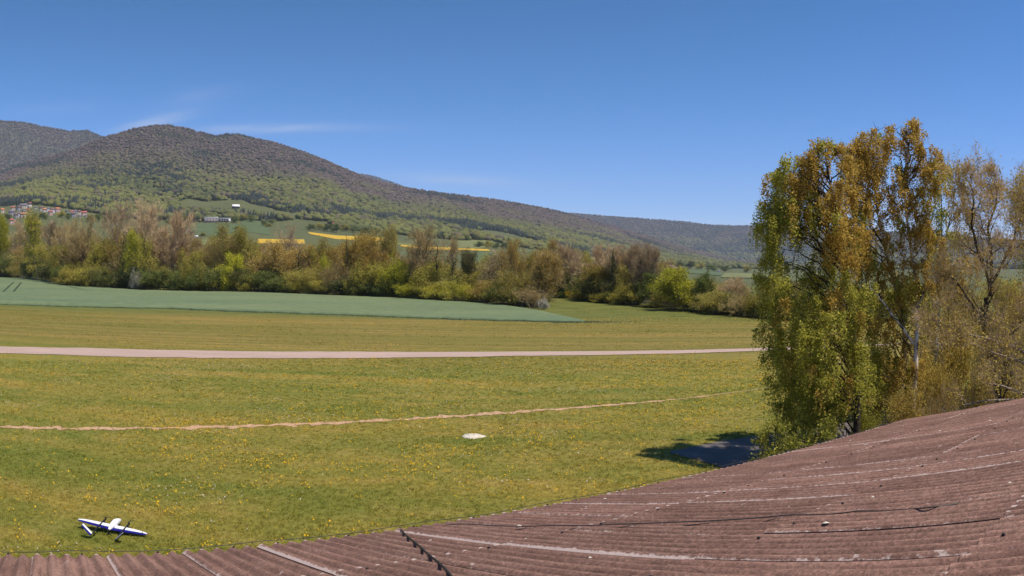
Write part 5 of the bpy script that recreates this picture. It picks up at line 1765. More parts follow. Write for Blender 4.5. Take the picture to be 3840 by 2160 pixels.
birch("birch_tree", "tall birch with a white trunk and ochre catkin crown", "tree",
      [([(3418, 1620, 28.5), (3420, 1540, 28.5), (3428, 1400, 28.5), (3436, 1280, 28.5), (3440, 1150, 28.6), (3428, 1020, 28.7), (3410, 900, 28.7), (3398, 780, 28.8), (3392, 650, 28.8), (3405, 540, 28.9), (3420, 450, 28.9)], 0.13, 0.012),
       ([(3424, 1290, 28.5), (3360, 1200, 28.3), (3310, 1130, 28.1), (3262, 1080, 27.9)], 0.07, 0.02),
       ([(3380, 1600, 29.3), (3382, 1450, 29.3), (3392, 1330, 29.3), (3386, 1200, 29.3), (3350, 1060, 29.2), (3318, 930, 29.1), (3290, 790, 29.0), (3278, 650, 29.0), (3260, 540, 29.0)], 0.09, 0.012),
       ([(3440, 1150, 28.6), (3470, 1090, 28.4), (3510, 1050, 28.3)], 0.05, 0.02)],
      [(3420, 462, 22, 0, O, 0.32), (3445, 500, 34, .3, O, 0.25), (3395, 505, 40, -.2, O, 0.36), (3340, 492, 42, .2, O, 0.40), (3290, 500, 40, -.3, O, 0.43), (3235, 520, 42, .2, O, 0.43), (3460, 560, 36, .2, O, 0.22), (3400, 575, 55, .4, O, 0.43), (3335, 570, 58, -.3, O, 0.54),
       (3265, 575, 58, .4, O, 0.58), (3195, 580, 50, -.2, O, 0.58), (3160, 640, 52, .5, O, 0.58), (3225, 650, 60, -.5, O, 0.65), (3300, 650, 62, .5, O, 0.61), (3375, 650, 58, -.4, O, 0.50), (3440, 650, 46, .3, O, 0.40), (3185, 720, 58, .3, O, 0.58), (3260, 730, 60, -.4, O, 0.58),
       (3340, 730, 60, .5, O, 0.54), (3420, 725, 54, -.3, O, 0.47), (3465, 720, 38, .4, G, 0.29), (3170, 800, 55, -.4, G, 0.54), (3245, 815, 55, .4, O, 0.50), (3330, 810, 58, -.2, O, 0.47), (3410, 800, 54, .4, O, 0.43), (3462, 820, 38, 0, O, 0.36), (3180, 890, 55, .4, G, 0.50),
       (3255, 900, 50, -.3, O, 0.40), (3340, 900, 50, .4, O, 0.36), (3425, 880, 48, -.2, O, 0.36), (3195, 980, 55, -.3, O, 0.50), (3270, 990, 50, .4, G, 0.40), (3345, 1000, 50, -.3, O, 0.36), (3420, 980, 45, .3, O, 0.29), (3200, 1070, 55, .3, O, 0.50), (3280, 1090, 55, -.4, G, 0.47),
       (3360, 1090, 50, .3, G, 0.36), (3430, 1075, 40, -.2, O, 0.29), (3230, 1160, 55, .2, G, 0.43), (3310, 1180, 52, -.4, O, 0.40), (3380, 1180, 46, .3, G, 0.32), (3500, 1060, 50, -.3, O, 0.43), (3540, 1010, 45, .3, O, 0.36), (3270, 1260, 55, .4, G, 0.40), (3350, 1270, 50, -.2, O, 0.36),
       (3310, 1350, 50, .2, G, 0.36), (3380, 1380, 45, -.3, O, 0.32), (3300, 1440, 45, .4, G, 0.40), (3350, 1500, 45, -.1, G, 0.43), (3290, 1520, 45, .5, G, 0.50), (3250, 1580, 45, .5, G, 0.58), (3500, 560, 36, .3, O, .5), (3490, 600, 42, -.3, O, .5), (3530, 680, 44, .3, O, .5), (3500, 830, 46, -.3, O, .5), (3520, 900, 46, .3, O, .5), (3480, 640, 45, .6, O, 0.50), (3495, 740, 48, .4, O, 0.50), (3470, 900, 50, .6, O, 0.43), (3480, 980, 50, .2, O, 0.43), (3460, 1080, 50, .5, O, 0.50), (3450, 1160, 55, .6, G, 0.50), (3420, 1250, 55, .5, O, 0.50), (3460, 1330, 55, .4, O, 0.50), (3240, 1350, 55, .6, G, 0.58), (3400, 1470, 55, .6, O, 0.58), (3330, 1420, 55, .8, G, 0.58), (3230, 1250, 55, .8, G, 0.58), (3185, 560, 46, -.4, O, .8), (3215, 545, 46, -.2, O, .8), (3240, 600, 50, -.5, O, .8), (3200, 680, 52, -.6, O, .8), (3225, 760, 52, -.6, O, .8), (3280, 620, 50, -.6, O, .7), (3215, 840, 52, -.6, G, .8), (3225, 930, 52, -.5, O, .7), (3215, 560, 48, .5, O, 0.65), (3310, 530, 48, .5, O, 0.58), (3370, 540, 45, .6, O, 0.50), (3225, 620, 55, .7, O, 0.65), (3290, 690, 58, .8, O, 0.58), (3380, 700, 55, .6, O, 0.58), (3300, 770, 58, .8, O, 0.58), (3380, 770, 52, .8, O, 0.50),
       (3220, 860, 55, .8, O, 0.50), (3300, 860, 55, .8, O, 0.50), (3375, 860, 52, .8, O, 0.43), (3240, 950, 55, .8, O, 0.50), (3310, 950, 52, .8, G, 0.43), (3240, 1030, 55, .7, O, 0.50), (3320, 1040, 55, .7, O, 0.50), (3390, 1040, 50, .7, O, 0.43), (3260, 1120, 55, .8, O, 0.50), (3340, 1130, 55, .8, G, 0.50), (3410, 1130, 50, .7, O, 0.50), (3280, 1200, 50, .7, O, 0.50), (3350, 1340, 52, .8, O, 0.50), (3270, 1400, 52, .8, G, 0.58), (3420, 1400, 50, .8, O, 0.58)],
      (G, O), 28.5, per=140, droop=1.05, leaf=0.040, gap=0.06, seed=23, limb=0.028)
birch("birch_tree", "thin greyish green birch between the white trunk birch and the bare oak", "tree",
      [([(3500, 1560, 34), (3510, 1350, 34), (3522, 1150, 34), (3530, 950, 34), (3532, 780, 34), (3508, 590, 34)], 0.09, 0.012), ([(3530, 950, 34), (3570, 800, 34), (3590, 640, 34)], 0.05, 0.01)],
      [(3505, 605, 26, 0, G, .5), (3510, 660, 36, .3, G, .6), (3550, 640, 32, -.3, G, .5), (3590, 640, 30, .2, G, .45), (3530, 720, 42, .4, G, .6), (3580, 720, 38, -.2, O, .55), (3500, 790, 40, -.4, G, .5), (3555, 800, 42, .3, G, .55), (3600, 800, 36, 0, O, .5),
       (3520, 880, 42, -.3, G, .5), (3580, 890, 38, .3, G, .45), (3500, 960, 38, .3, G, .45), (3550, 970, 42, -.3, O, .45), (3600, 980, 36, .3, O, .4), (3520, 1060, 40, .3, O, .5), (3570, 1100, 44, -.3, O, .55), (3610, 700, 36, .3, O, .5), (3640, 790, 40, -.3, O, .5), (3615, 870, 42, .3, O, .5), (3650, 960, 42, -.2, O, .5), (3590, 1040, 44, .3, O, .5), (3470, 860, 42, .2, O, .5), (3475, 1000, 42, -.2, G, .5), (3500, 1150, 40, .2, O, .5)],
      (G, O), 34.0, per=110, seed=31, leaf=0.042, gap=0.06)
M['shrub_leaf'] = leaf_mat("shrub_leaves", [(0, (0.16, 0.175, 0.028)), (0.5, (0.33, 0.32, 0.055)), (1, (0.50, 0.46, 0.10))], 0.35, 0.0)
Y = 'shrub_leaf'
birch("leafy_shrub", "yellow green leafy shrub at the edge of the apron under the weeping birch", "shrub",
      [([(2925, 1790, 22.4), (2920, 1700, 22.4), (2910, 1640, 22.4)], 0.03, 0.01), ([(2990, 1780, 22.5), (3000, 1700, 22.5), (3010, 1660, 22.5)], 0.03, 0.01)],
      [(2868, 1640, 38, .2, Y, 1.), (2905, 1612, 40, -.2, Y, 1.), (2880, 1690, 48, -.3, Y, 1.2), (2935, 1660, 50, .2, Y, 1.2), (2985, 1680, 46, -.3, Y, 1.2), (3020, 1665, 38, .2, Y, 1.), (2870, 1740, 44, .1, Y, 1.2), (2925, 1730, 52, -.4, Y, 1.3),
       (2985, 1735, 46, .2, Y, 1.2), (3035, 1710, 36, -.1, Y, 1.), (2905, 1780, 46, 0, Y, 1.2), (2960, 1785, 46, .3, Y, 1.2), (3080, 1640, 40, .6, Y, .9), (3110, 1600, 40, .9, Y, .9)],
      (Y,), 22.4, per=150, droop=0.22, leaf=0.042, bark='bark_grey', seed=41)


def limb_tree(name, label, limbs, prm, every, leafn, leafmat, twig, bark, seed, blen, tw=3, sig=0.16, leaf=0.035):
    """an open tree whose main limbs are given; side branches and sparse leaves are grown along them"""
    s = Skel(seed); r = s.r
    P0 = on_ray(*limbs[0][0][0]); base = P0.copy(); base[2] = 0
    root = tag(empty(name, base), label, "tree")
    for pl, a, b, spawn in limbs:
        P = np.array([on_ray(*q) for q in pl])
        t0 = np.linspace(0, 1, len(P)); t = np.linspace(0, 1, len(P) * 5)
        Q = np.stack([np.interp(t, t0, P[:, i]) for i in range(3)], 1)
        Q[1:] += np.cumsum(r.normal(0, 0.018, (len(Q) - 1, 3)), 0) * np.array((1, 1, 0.3))
        rad = np.linspace(a, b, len(Q))
        s.wood[0].tube(Q - base, rad, 7, False)
        L = np.sum(np.linalg.norm(np.diff(Q, axis=0), axis=1))
        nb = int(L / every * spawn)
        for i in range(nb):
            f = (i + r.random()) / nb
            if f < 0.12: continue
            k = min(int(f * (len(Q) - 1)), len(Q) - 2)
            d = unit(Q[k + 1] - Q[k])
            an = R(r.uniform(30, 65))
            nd = unit(d * math.cos(an) + s.rand_perp(d) * math.sin(an) + np.array((0, 0, 0.25)))
            s.branch(Q[k] - base, nd, blen * r.uniform(0.5, 1.2) * (1.1 - 0.5 * f), max(rad[k] * 0.4, 0.012), 1, prm)
    tips = np.array([q[0] for q in s.tips]); td = [q[1] for q in s.tips]
    for p, d in zip(tips, td):
        for k in range(tw):
            e = unit(d + r.normal(0, 0.5, 3) + np.array((0, 0, 0.2)))
            q = p + r.normal(0, 0.05, 3)
            s.tw.append((q, q + e * r.uniform(0.12, 0.42), 0.006))
    W = s.wood[0]
    W.F4 += [f + W.n for f in s.wood[1].F4]; W.V += s.wood[1].V; W.n += s.wood[1].n
    W.build("trunk", M[bark], root, True)
    V, F = s.twig_mesh()
    add_mesh("twigs", np_mesh("twigs", V, F, face_attr=r.random(len(F))), M[twig], root)
    P = np.repeat(tips, leafn, 0) + r.normal(0, sig, (len(tips) * leafn, 3))
    P = P[P[:, 2] > 0.05]
    V, F = leaf_quads(P, leaf, r)
    add_mesh("foliage", np_mesh("foliage", V, F, face_attr=r.beta(1.8, 2, len(F))), M[leafmat], root)


OAK = dict(levels=4, tube_levels=3, thick=2, steps=[6, 5, 4, 3], wob=0.17, up=[0.05, 0.07, 0.05, 0.03], n=[6, 5, 5], **{'from': [0.2, 0.15, 0.1]}, ang=[45, 42, 42], len=[0.5, 0.55, 0.5], rad=0.5)
limb_tree("oak_tree", "open tree with dark forked trunk and sparse leaves at the right edge", [
    ([(3765, 1600, 24), (3752, 1500, 24), (3732, 1400, 24), (3718, 1300, 24), (3712, 1200, 24), (3716, 1110, 24)], 0.13, 0.085, .6),
    ([(3716, 1110, 24), (3690, 1020, 24), (3664, 950, 23.8), (3650, 860, 23.7), (3643, 780, 23.6), (3634, 720, 23.6), (3628, 670, 23.6)], 0.07, 0.01, 1.),
    ([(3716, 1110, 24), (3722, 980, 24.2), (3708, 860, 24.3), (3728, 790, 24.4), (3738, 720, 24.5), (3735, 670, 24.5)], 0.075, 0.01, 1.),
    ([(3720, 1060, 24.1), (3775, 960, 24.6), (3810, 860, 25), (3845, 780, 25.3), (3865, 710, 25.4)], 0.06, 0.01, 1.),
    ([(3712, 1230, 24), (3640, 1130, 23.6), (3590, 1060, 23.3), (3540, 1000, 23.1)], 0.05, 0.012, .8),
    ([(3716, 1300, 24), (3640, 1250, 23.2), (3560, 1230, 22.8), (3480, 1180, 22.5)], 0.045, 0.01, .7),
    ([(3725, 1360, 24), (3800, 1260, 24.4), (3860, 1180, 24.6), (3930, 1060, 24.8)], 0.06, 0.012, .9),
], OAK, 0.20, 2, 'oak_leaf', 'twig_pink', 'bark_dark', 5, 1.25, tw=4, leaf=0.040)
limb_tree("bare_tree", "pale limbed bare tree leaning in low from beyond the right edge", [
    ([(4010, 1560, 22), (3900, 1360, 22), (3800, 1300, 22), (3700, 1270, 21.8), (3620, 1250, 21.6)], 0.07, 0.015, .8),
    ([(3950, 1440, 22.4), (3840, 1360, 22.4), (3740, 1330, 22.2), (3640, 1290, 22), (3540, 1290, 21.8), (3460, 1270, 21.6)], 0.05, 0.01, .7),
    ([(3940, 1500, 21), (3840, 1478, 21), (3760, 1450, 20.8), (3690, 1440, 20.7)], 0.06, 0.02, .6),
    ([(3900, 1510, 20.6), (3800, 1500, 20.6), (3690, 1500, 20.4), (3620, 1520, 20.3)], 0.045, 0.015, .6),
    ([(3960, 1400, 22.5), (3920, 1100, 22.8), (3870, 900, 23), (3845, 760, 23.2)], 0.07, 0.015, .8),
], OAK, 0.34, 3, 'oak_leaf', 'twig_pink', 'bark_pale', 9, 1.1)
limb_tree("leafy_tree", "yellow leafed tree cut off by the right edge of the view", [
    ([(3960, 1500, 30), (3940, 1200, 30), (3925, 980, 30), (3900, 820, 30), (3885, 720, 30)], 0.12, 0.02, 1.),
    ([(3940, 1200, 30), (3900, 1000, 29.8), (3866, 860, 29.6), (3835, 770, 29.5)], 0.07, 0.015, 1.),
], OAK, 0.28, 12, 'leaf_yellow', 'twig_brown', 'bark_grey', 15, 1.2, tw=1, sig=0.2, leaf=0.045)

# thicket of brown and ochre shrubs behind the roof's gable end
THICK = [
    (3200, 1440, 190, 33, 'bush_thin', 'oak_leaf', "ochre shrub left of the white birch trunk"), (3300, 1330, 200, 35, 'bush', 'oak_leaf', "tall ochre thicket shrub behind the white birch trunk"),
    (3480, 1290, 220, 33, 'bush_thin', 'oak_leaf', "ochre thicket shrub right of the white birch trunk"), (3590, 1200, 220, 35, 'bush', 'oak_leaf', "tallest brown thicket shrub left of the dark forked trunk"),
    (3700, 1250, 220, 31, 'bush', 'oak_leaf', "brown thicket shrub behind the dark forked trunk"), (3810, 1180, 240, 33, 'bush_thin', 'oak_leaf', "brown thicket shrub at the right edge"),
    (3420, 1430, 200, 27, 'bush_thin', 'oak_leaf', "low brown shrub at the foot of the white birch"), (3560, 1410, 200, 26, 'bush_bare', 'oak_leaf', "low twiggy shrub behind the roof's gable end"),
    (3670, 1400, 190, 25, 'bush_bare', 'oak_leaf', "low twiggy shrub left under the pale low limbs"), (3800, 1370, 200, 25, 'bush_thin', 'oak_leaf', "low brown shrub right under the pale low limbs"), (3930, 1300, 200, 26, 'bush_thin', 'oak_leaf', "brown shrub beyond the right edge"),
    (3620, 1080, 240, 38, 'bud_spread', 'oak_leaf', "ochre budding tree behind the fork of the dark trunk"), (3780, 1040, 240, 38, 'leafy', 'oak_leaf', "golden leafed tree behind the right edge"), (3490, 1120, 220, 39, 'leafy', 'oak_leaf', "golden leafed tree right behind the white trunk birch"),
    (3740, 1330, 210, 28, 'bush', 'oak_leaf', "golden brown shrub at the foot of the dark forked trunk"), (3500, 1350, 200, 30, 'bush', 'oak_leaf', "golden brown shrub just right of the white trunk's foot"), (3870, 1240, 220, 30, 'bush', 'oak_leaf', "golden brown shrub under the yellow leafed tree"),
    (3260, 1540, 130, 26, 'bush', 'shrub_leaf', "green leafy shrub between the dark birch trunk and the white one"),
]
for i, (px, top, w, dist, kind, lf, lab) in enumerate(THICK):
    p = on_ray(px, top, dist)
    plant(kind, p[0], p[1], -0.05, p[2], w / 2750 * dist * 1.1, 'twig_brown', lf, lab, None, i % 2, 'bark_grey')

# ------------------------------------------------------------------ the drone
M['white_shell'] = plain("white_drone_shell", (0.84, 0.83, 0.84), 0.02, 4, 0.35, 0.4)
M['blue_shell'] = plain("deep_blue_drone_paint", (0.008, 0.004, 0.17), 0.08, 4, 0.35, 0.4)
M['carbon'] = plain("black_carbon", (0.012, 0.012, 0.014), 0.2, 30, 0.45, 0.4)


def build_drone():
    zw = 0.15
    v = PIX(420, 1974)
    P = np.array((0, 0, CAM_Z)) + v * ((zw - CAM_Z) / v[2])
    root = tag(empty("drone", (P[0], P[1], 0.0), -math.atan2(0.10, 0.99)), "white and blue fixed wing drone parked on the grass", "drone")
    root.rotation_euler = (R(2.5), R(4.5), R(6))
    root.scale = (0.85, 0.85, 0.85)
    # fuselage: lofted teardrop
    st = [(-0.30, .013, .016, .03), (-0.24, .040, .046, .035), (-0.10, .076, .088, .045), (0.05, .096, .116, .05), (0.22, .104, .126, .05), (0.38, .094, .108, .035), (0.53, .068, .076, .015), (0.64, .038, .042, -.005), (0.70, .012, .014, -.015)]
    n = 18
    an = np.arange(n) * 2 * math.pi / n
    V = []
    for y, a, b, c in st:
        V += [(a * math.cos(t), y, zw + c + b * math.sin(t) * (1.0 if math.sin(t) > 0 else 0.8)) for t in an]
    F = [(i * n + k, i * n + (k + 1) % n, (i + 1) * n + (k + 1) % n, (i + 1) * n + k) for i in range(len(st) - 1) for k in range(n)]
    mb = MB(); mb.add(V, np.array(F)[:, ::-1], [])
    mb.add([V[0]] + V[:n], [], [(0, k + 1, (k + 1) % n + 1) for k in range(n)])
    mb.add([V[-n]] + V[-n:], [], [(0, (k + 1) % n + 1, k + 1) for k in range(n)])
    fu = mb.build("fuselage", M['white_shell'], root, True)
    mk = MB()
    for dx in (-0.012, 0.012):
        mk.box((-0.055 + dx, 0.10, zw + 0.165), (0.008, 0.035, 0.012))
    mk.build("marking", M['carbon'], fu)

    def panel(name, secs, mat, parent):
        """secs: list of (x, z, y_lead, y_trail, thickness)"""
        V = []
        m_ = 7
        for x, z, yl, yt, th in secs:
            up = [(x, yl + (yt - yl) * t, z + th * (1 - (2 * t ** 0.7 - 1) ** 2) * 0.5 + 0.003) for t in np.linspace(0, 1, m_)]
            lo = [(x, yl + (yt - yl) * t, z - th * (1 - (2 * t ** 0.7 - 1) ** 2) * 0.25 - 0.003) for t in np.linspace(1, 0, m_)]
            V += up + lo
        k = 2 * m_
        F = [(i * k + j, i * k + (j + 1) % k, (i + 1) * k + (j + 1) % k, (i + 1) * k + j) for i in range(len(secs) - 1) for j in range(k)]
        caps = [tuple(range(k))[::-1], tuple((len(secs) - 1) * k + j for j in range(k))]
        mb_ = MB(); mb_.add(V, F, [])
        for cp in caps:
            mb_.add([V[i] for i in cp] + [tuple(np.mean([V[i] for i in cp], 0))], [], [(i, (i + 1) % k, k) for i in range(k)])
        return mb_.build(name, mat, parent, False)

    for sgn in (-1, 1):
        xs = (0.0, 0.42, 0.80, 1.08, 1.19)
        lead = (0.185, 0.17, 0.125, 0.06, -0.02)
        hinge = (-0.010, -0.015, -0.02, -0.03, -0.055)
        trail = (-0.185, -0.175, -0.155, -0.135, -0.10)
        wg = panel("wing", [(sgn * x, zw + 0.03 * x, l, h, 0.05 * (1 - 0.55 * x)) for x, l, h in zip(xs, lead, hinge)], M['white_shell'], root)
        panel("flap", [(sgn * x, zw - 0.004 + 0.03 * x, h - 0.003, t, 0.016 * (1 - 0.5 * x)) for x, h, t in zip(xs, hinge, trail)], M['blue_shell'], wg)
        bx = sgn * 0.41
        b = MB()
        b.tube([(bx, 0.44, zw + 0.03), (bx, 0.30, zw + 0.035), (bx, 0.18, zw + 0.03), (bx, -0.20, zw + 0.02), (bx, -0.45, zw + 0.0), (bx, -0.76, zw - 0.03)], [0.02, 0.03, 0.026, 0.026, 0.018, 0.015], 8)
        bo = b.build("boom", M['carbon'], root, True)
        mt = MB()
        mt.tube([(bx, 0.40, zw + 0.02), (bx, 0.40, zw + 0.10)], [0.032, 0.028], 10)
        mt.build("motor", M['carbon'], bo, False)
        pr = MB()
        a = R(62 if sgn > 0 else 20)
        for q in (-1, 1):
            d = np.array((math.cos(a), math.sin(a), 0)) * q; pn = np.array((-d[1], d[0], 0))
            base = np.array((bx, 0.40, zw + 0.105))
            V = [base + d * 0.01 - pn * 0.012, base + d * 0.07 - pn * 0.024, base + d * 0.19 - pn * 0.008, base + d * 0.19 + pn * 0.006, base + d * 0.07 + pn * 0.014 + (0, 0, .008), base + d * 0.01 + pn * 0.012]
            V = [tuple(x) for x in V] + [tuple(np.array(x) + (0, 0, 0.005)) for x in V]
            pr.add(V, [(0, 1, 4, 5), (1, 2, 3, 4), (6, 11, 10, 7), (7, 10, 9, 8), (0, 6, 7, 1), (1, 7, 8, 2), (2, 8, 9, 3), (3, 9, 10, 4), (4, 10, 11, 5), (5, 11, 6, 0)])
        pr.build("propeller", M['carbon'], bo)
        fin = panel("tail_fin", [(bx + sgn * 0.27 * t, zw - 0.02 + 0.26 * t, -0.62 - 0.05 * t, -0.72 - 0.03 * t, 0.018) for t in (0.0, 0.5, 0.9, 1.0)], M['white_shell'], root)
        panel("rudder", [(bx + sgn * 0.27 * t, zw - 0.022 + 0.26 * t, -0.723 - 0.03 * t, -0.83 + 0.005 * t, 0.010) for t in (0.0, 0.5, 0.9, 1.0)], M['blue_shell'], fin)
        for ly, lh in ((-0.52, zw - 0.01), (0.30, zw + 0.02)):
            lg = MB(); lg.box((bx, ly, lh / 2), (0.014, 0.08, lh)); lg.build("landing_leg", M['carbon'], bo)
    rm = MB()
    rm.tube([(0, -0.29, zw + 0.03), (0, -0.37, zw + 0.03)], [0.035, 0.022], 10)
    rp = rm.build("rear_motor", M['carbon'], root)
    pb = MB()
    for q in (-1, 1):
        pb.box((q * 0.07, -0.385, zw + 0.03 - q * 0.07), (0.17, 0.006, 0.026), 0, 1.0, R(45))
    pb.build("propeller", M['carbon'], rp)


build_drone()

# ------------------------------------------------------------------ the village and the lone buildings
M['w_cream'] = plain("cream_render", (0.62, 0.52, 0.40), 0.06, 0.3)
M['w_white'] = plain("white_render", (0.78, 0.74, 0.72), 0.05, 0.3)
M['w_grey'] = plain("grey_render", (0.36, 0.33, 0.34), 0.08, 0.3)
M['w_pink'] = plain("pinkish_render", (0.62, 0.42, 0.36), 0.06, 0.3)
M['r_red'] = plain("red_tiles", (0.40, 0.13, 0.085), 0.15, 0.4)
M['r_orange'] = plain("orange_tiles", (0.52, 0.21, 0.10), 0.15, 0.4)
M['r_brown'] = plain("brown_tiles", (0.20, 0.11, 0.09), 0.15, 0.4)
M['r_grey'] = plain("slate_roof", (0.17, 0.15, 0.17), 0.15, 0.4)
M['r_white'] = plain("white_metal_roof", (0.88, 0.86, 0.88), 0.04, 0.3, 0.5)
M['glass'] = plain("dark_window_glass", (0.06, 0.07, 0.08), 0.2, 0.3, 0.15, 0.5)


def house(px, py, wpx, wall, roof, label, deep=0.8, storeys=2, rz=None, pitch=0.55, group="village houses below the mountain", name="house", hip=False, zfix=None, win=True):
    p = hill_hit(px, py) if zfix is None else zfix
    dist = math.hypot(p[0], p[1])
    w = wpx / 2750 * dist
    d = w * deep
    h = 2.9 * storeys
    base = math.atan2(p[1], p[0]) - math.pi / 2
    root = tag(empty(name, (p[0], p[1], p[2] - 0.5), base + (rng.uniform(-0.7, 0.7) if rz is None else rz)), label, "house" if name == "house" else name.split('_')[-1], group)
    mb = MB()
    x, y = w / 2, d / 2
    rh = y * pitch
    mb.add([(-x, -y, 0), (x, -y, 0), (x, y, 0), (-x, y, 0), (-x, -y, h), (x, -y, h), (x, y, h), (-x, y, h), (-x, 0, h + rh), (x, 0, h + rh)],
           [(0, 1, 5, 4), (2, 3, 7, 6), (1, 2, 6, 5), (3, 0, 4, 7)], [(5, 6, 9), (7, 4, 8)])
    mb.build("wall", M[wall], root)
    rb = MB()
    o = 0.45
    zz = h - o * pitch + 0.12
    V = [(-x - o, -y - o, zz), (x + o, -y - o, zz), (x + o, 0, h + rh + 0.12), (-x - o, 0, h + rh + 0.12), (x + o, y + o, zz), (-x - o, y + o, zz)]
    V += [(a, b, c - 0.25) for a, b, c in V]
    rb.add(V, [(0, 1, 2, 3), (3, 2, 4, 5), (6, 9, 8, 7), (9, 11, 10, 8), (0, 6, 7, 1), (4, 10, 11, 5), (1, 7, 8, 2), (2, 8, 10, 4), (0, 3, 9, 6), (3, 5, 11, 9)])
    ro = rb.build("roof", M[roof], root)
    cb = MB(); cb.box((x * 0.4, 0.15 * y, h + rh + 0.3), (0.7, 0.7, 1.5)); cb.build("chimney", M['w_grey'], ro)
    if win:
        nx = max(2, int(w / 3.2))
        for s_ in range(storeys):
            for k in range(nx):
                wb = MB(); wb.box((-x + (k + 0.5) * w / nx, -y - 0.02, 1.5 + 2.8 * s_), (1.0, 0.08, 1.3)); wb.build("window", M['glass'], root)
    return root


VILLAGE = [
    (8, 800, 20, 'w_cream', 'r_orange', "cream house with orange roof at the left edge of the village"), (48, 791, 17, 'w_cream', 'r_red', "small red roofed house left of the big grey roofed village house"),
    (44, 808, 26, 'w_grey', 'r_grey', "low grey shed below the small red roofed house"), (88, 783, 30, 'w_cream', 'r_grey', "large cream village house with dark roof beside the tower"),
    (70, 790, 18, 'w_grey', 'r_brown', "grey house left in front of the large cream one"), (71, 814, 15, 'w_white', 'r_grey', "narrow white tall house in the village front row"),
    (92, 806, 18, 'w_pink', 'r_grey', "pinkish house with slate roof under the large cream house"), (105, 800, 16, 'w_pink', 'r_red', "red roofed house right below the tower"),
    (112, 811, 17, 'w_white', 'r_brown', "bright white house with brown roof below the tower"), (82, 817, 14, 'w_pink', 'r_orange', "small orange roofed house in the village front row"),
    (95, 817, 13, 'w_cream', 'r_orange', "peach house with orange gable at the village front"), (60, 820, 16, 'w_grey', 'r_brown', "grey house lowest on the village's left side"),
    (133, 783, 10, 'w_white', 'r_grey', "tiny white house just right of the tower"), (155, 792, 17, 'w_cream', 'r_brown', "cream house above the yellow budding tree"),
    (166, 798, 16, 'w_cream', 'r_orange', "peach house behind the top of the yellow budding tree"), (180, 795, 13, 'w_white', 'r_grey', "small pale house right of the yellow budding tree"),
    (196, 799, 17, 'w_white', 'r_brown', "white house in the middle of the village"), (189, 808, 16, 'w_pink', 'r_red', "red house low in the middle of the village"),
    (215, 796, 20, 'w_pink', 'r_orange', "peach two storey house with orange roof right of the white middle one"), (250, 797, 10, 'w_grey', 'r_grey', "small grey house standing alone in the village"),
    (268, 806, 14, 'w_white', 'r_red', "white house at the start of the village's right cluster"), (280, 804, 16, 'w_white', 'r_grey', "pale house with slate roof in the right cluster"),
    (295, 806, 18, 'w_cream', 'r_brown', "cream house with brown roof in the right cluster"), (315, 810, 22, 'w_pink', 'r_red', "red roofed house in the right cluster"),
    (275, 815, 20, 'w_grey', 'r_brown', "brown barn like house below the right cluster"), (300, 816, 12, 'w_cream', 'r_grey', "tall narrow cream house below the right cluster"),
    (322, 815, 10, 'w_white', 'r_grey', "tiny white house at the right end of the cluster"), (350, 815, 9, 'w_white', 'r_grey', "tiny white house apart on the village's right end"),
    (42, 842, 17, 'w_pink', 'r_red', "red roofed house far below the village on the left"), (53, 838, 12, 'w_pink', 'r_orange', "small orange roofed house far below the village on the left"),
]
for a in VILLAGE:
    house(*a, storeys=2 if a[2] > 12 else 1)


def tower():
    p = hill_hit(111, 788)
    dist = math.hypot(p[0], p[1])
    w = 15 / 2750 * dist
    root = tag(empty("tower_house", (p[0], p[1], p[2]), 0.4), "cream tower like house with flat red roof on top of the village", "house", "village houses below the mountain")
    h = 24 / 2750 * dist
    a = MB(); a.box((0, 0, h / 2), (w, w, h)); a.build("wall", M['w_cream'], root)
    b_ = MB(); b_.box((0, 0, h + 0.9), (w * 1.25, w * 1.25, 1.8), 0, 0.55); b_.build("roof", M['r_red'], root)
    for k in range(3):
        for s_ in (-1, 1):
            c_ = MB(); c_.box((s_ * w * 0.22, -w / 2 - 0.02, h * (0.25 + 0.25 * k)), (w * 0.15, 0.1, h * 0.1)); c_.build("window", M['glass'], root)


tower()
house(1255, 848, 17, 'w_cream', 'r_red', "farmhouse with wide red roof among trees at the forest edge", 0.9, 1, 0.1, 0.9, None, "farmhouse", win=False)
house(705, 872, 24, 'w_pink', 'r_brown', "low pinkish house seen through bare trees left of the dark green field", 0.7, 1, 0.2, 0.5, None, "cottage", win=False)
house(2694, 1022, 9, 'w_white', 'r_grey', "tiny white house on the far plain near the birch", 0.8, 1, 0.2, 0.7, None, "cottage", win=False)
house(2372, 990, 31, 'w_white', 'r_red', "red roofed house with white wall seen between bare trunks", 0.8, 1, 0.15, 0.75, None, "farmhouse")


def barn():
    p = hill_hit(884, 781)
    dist = math.hypot(p[0], p[1])
    w = 29 / 2750 * dist
    root = tag(empty("barn", (p[0], p[1], p[2]), math.atan2(p[1], p[0]) - math.pi / 2 + 0.1), "barn with shining white roof high on the meadow", "barn")
    d, h = w * 0.9, w * 0.22
    mb = MB(); mb.box((0, 0, h / 2), (w * 0.92, d * 0.9, h)); mb.build("wall", M['r_grey'], root)
    rb = MB()
    x, y = w / 2, d / 2
    V = [(-x, -y, h * 0.95), (x, -y, h * 0.95), (x * 0.96, 0, h + y * 0.55), (-x * 0.96, 0, h + y * 0.55), (x, y, h * 0.95), (-x, y, h * 0.95)]
    V += [(a, b, c - 0.3) for a, b, c in V]
    rb.add(V, [(0, 1, 2, 3), (3, 2, 4, 5), (6, 9, 8, 7), (9, 11, 10, 8), (0, 6, 7, 1), (4, 10, 11, 5), (1, 7, 8, 2), (2, 8, 10, 4), (0, 3, 9, 6), (3, 5, 11, 9)])
    rb.build("roof", M['r_white'], root)


barn()


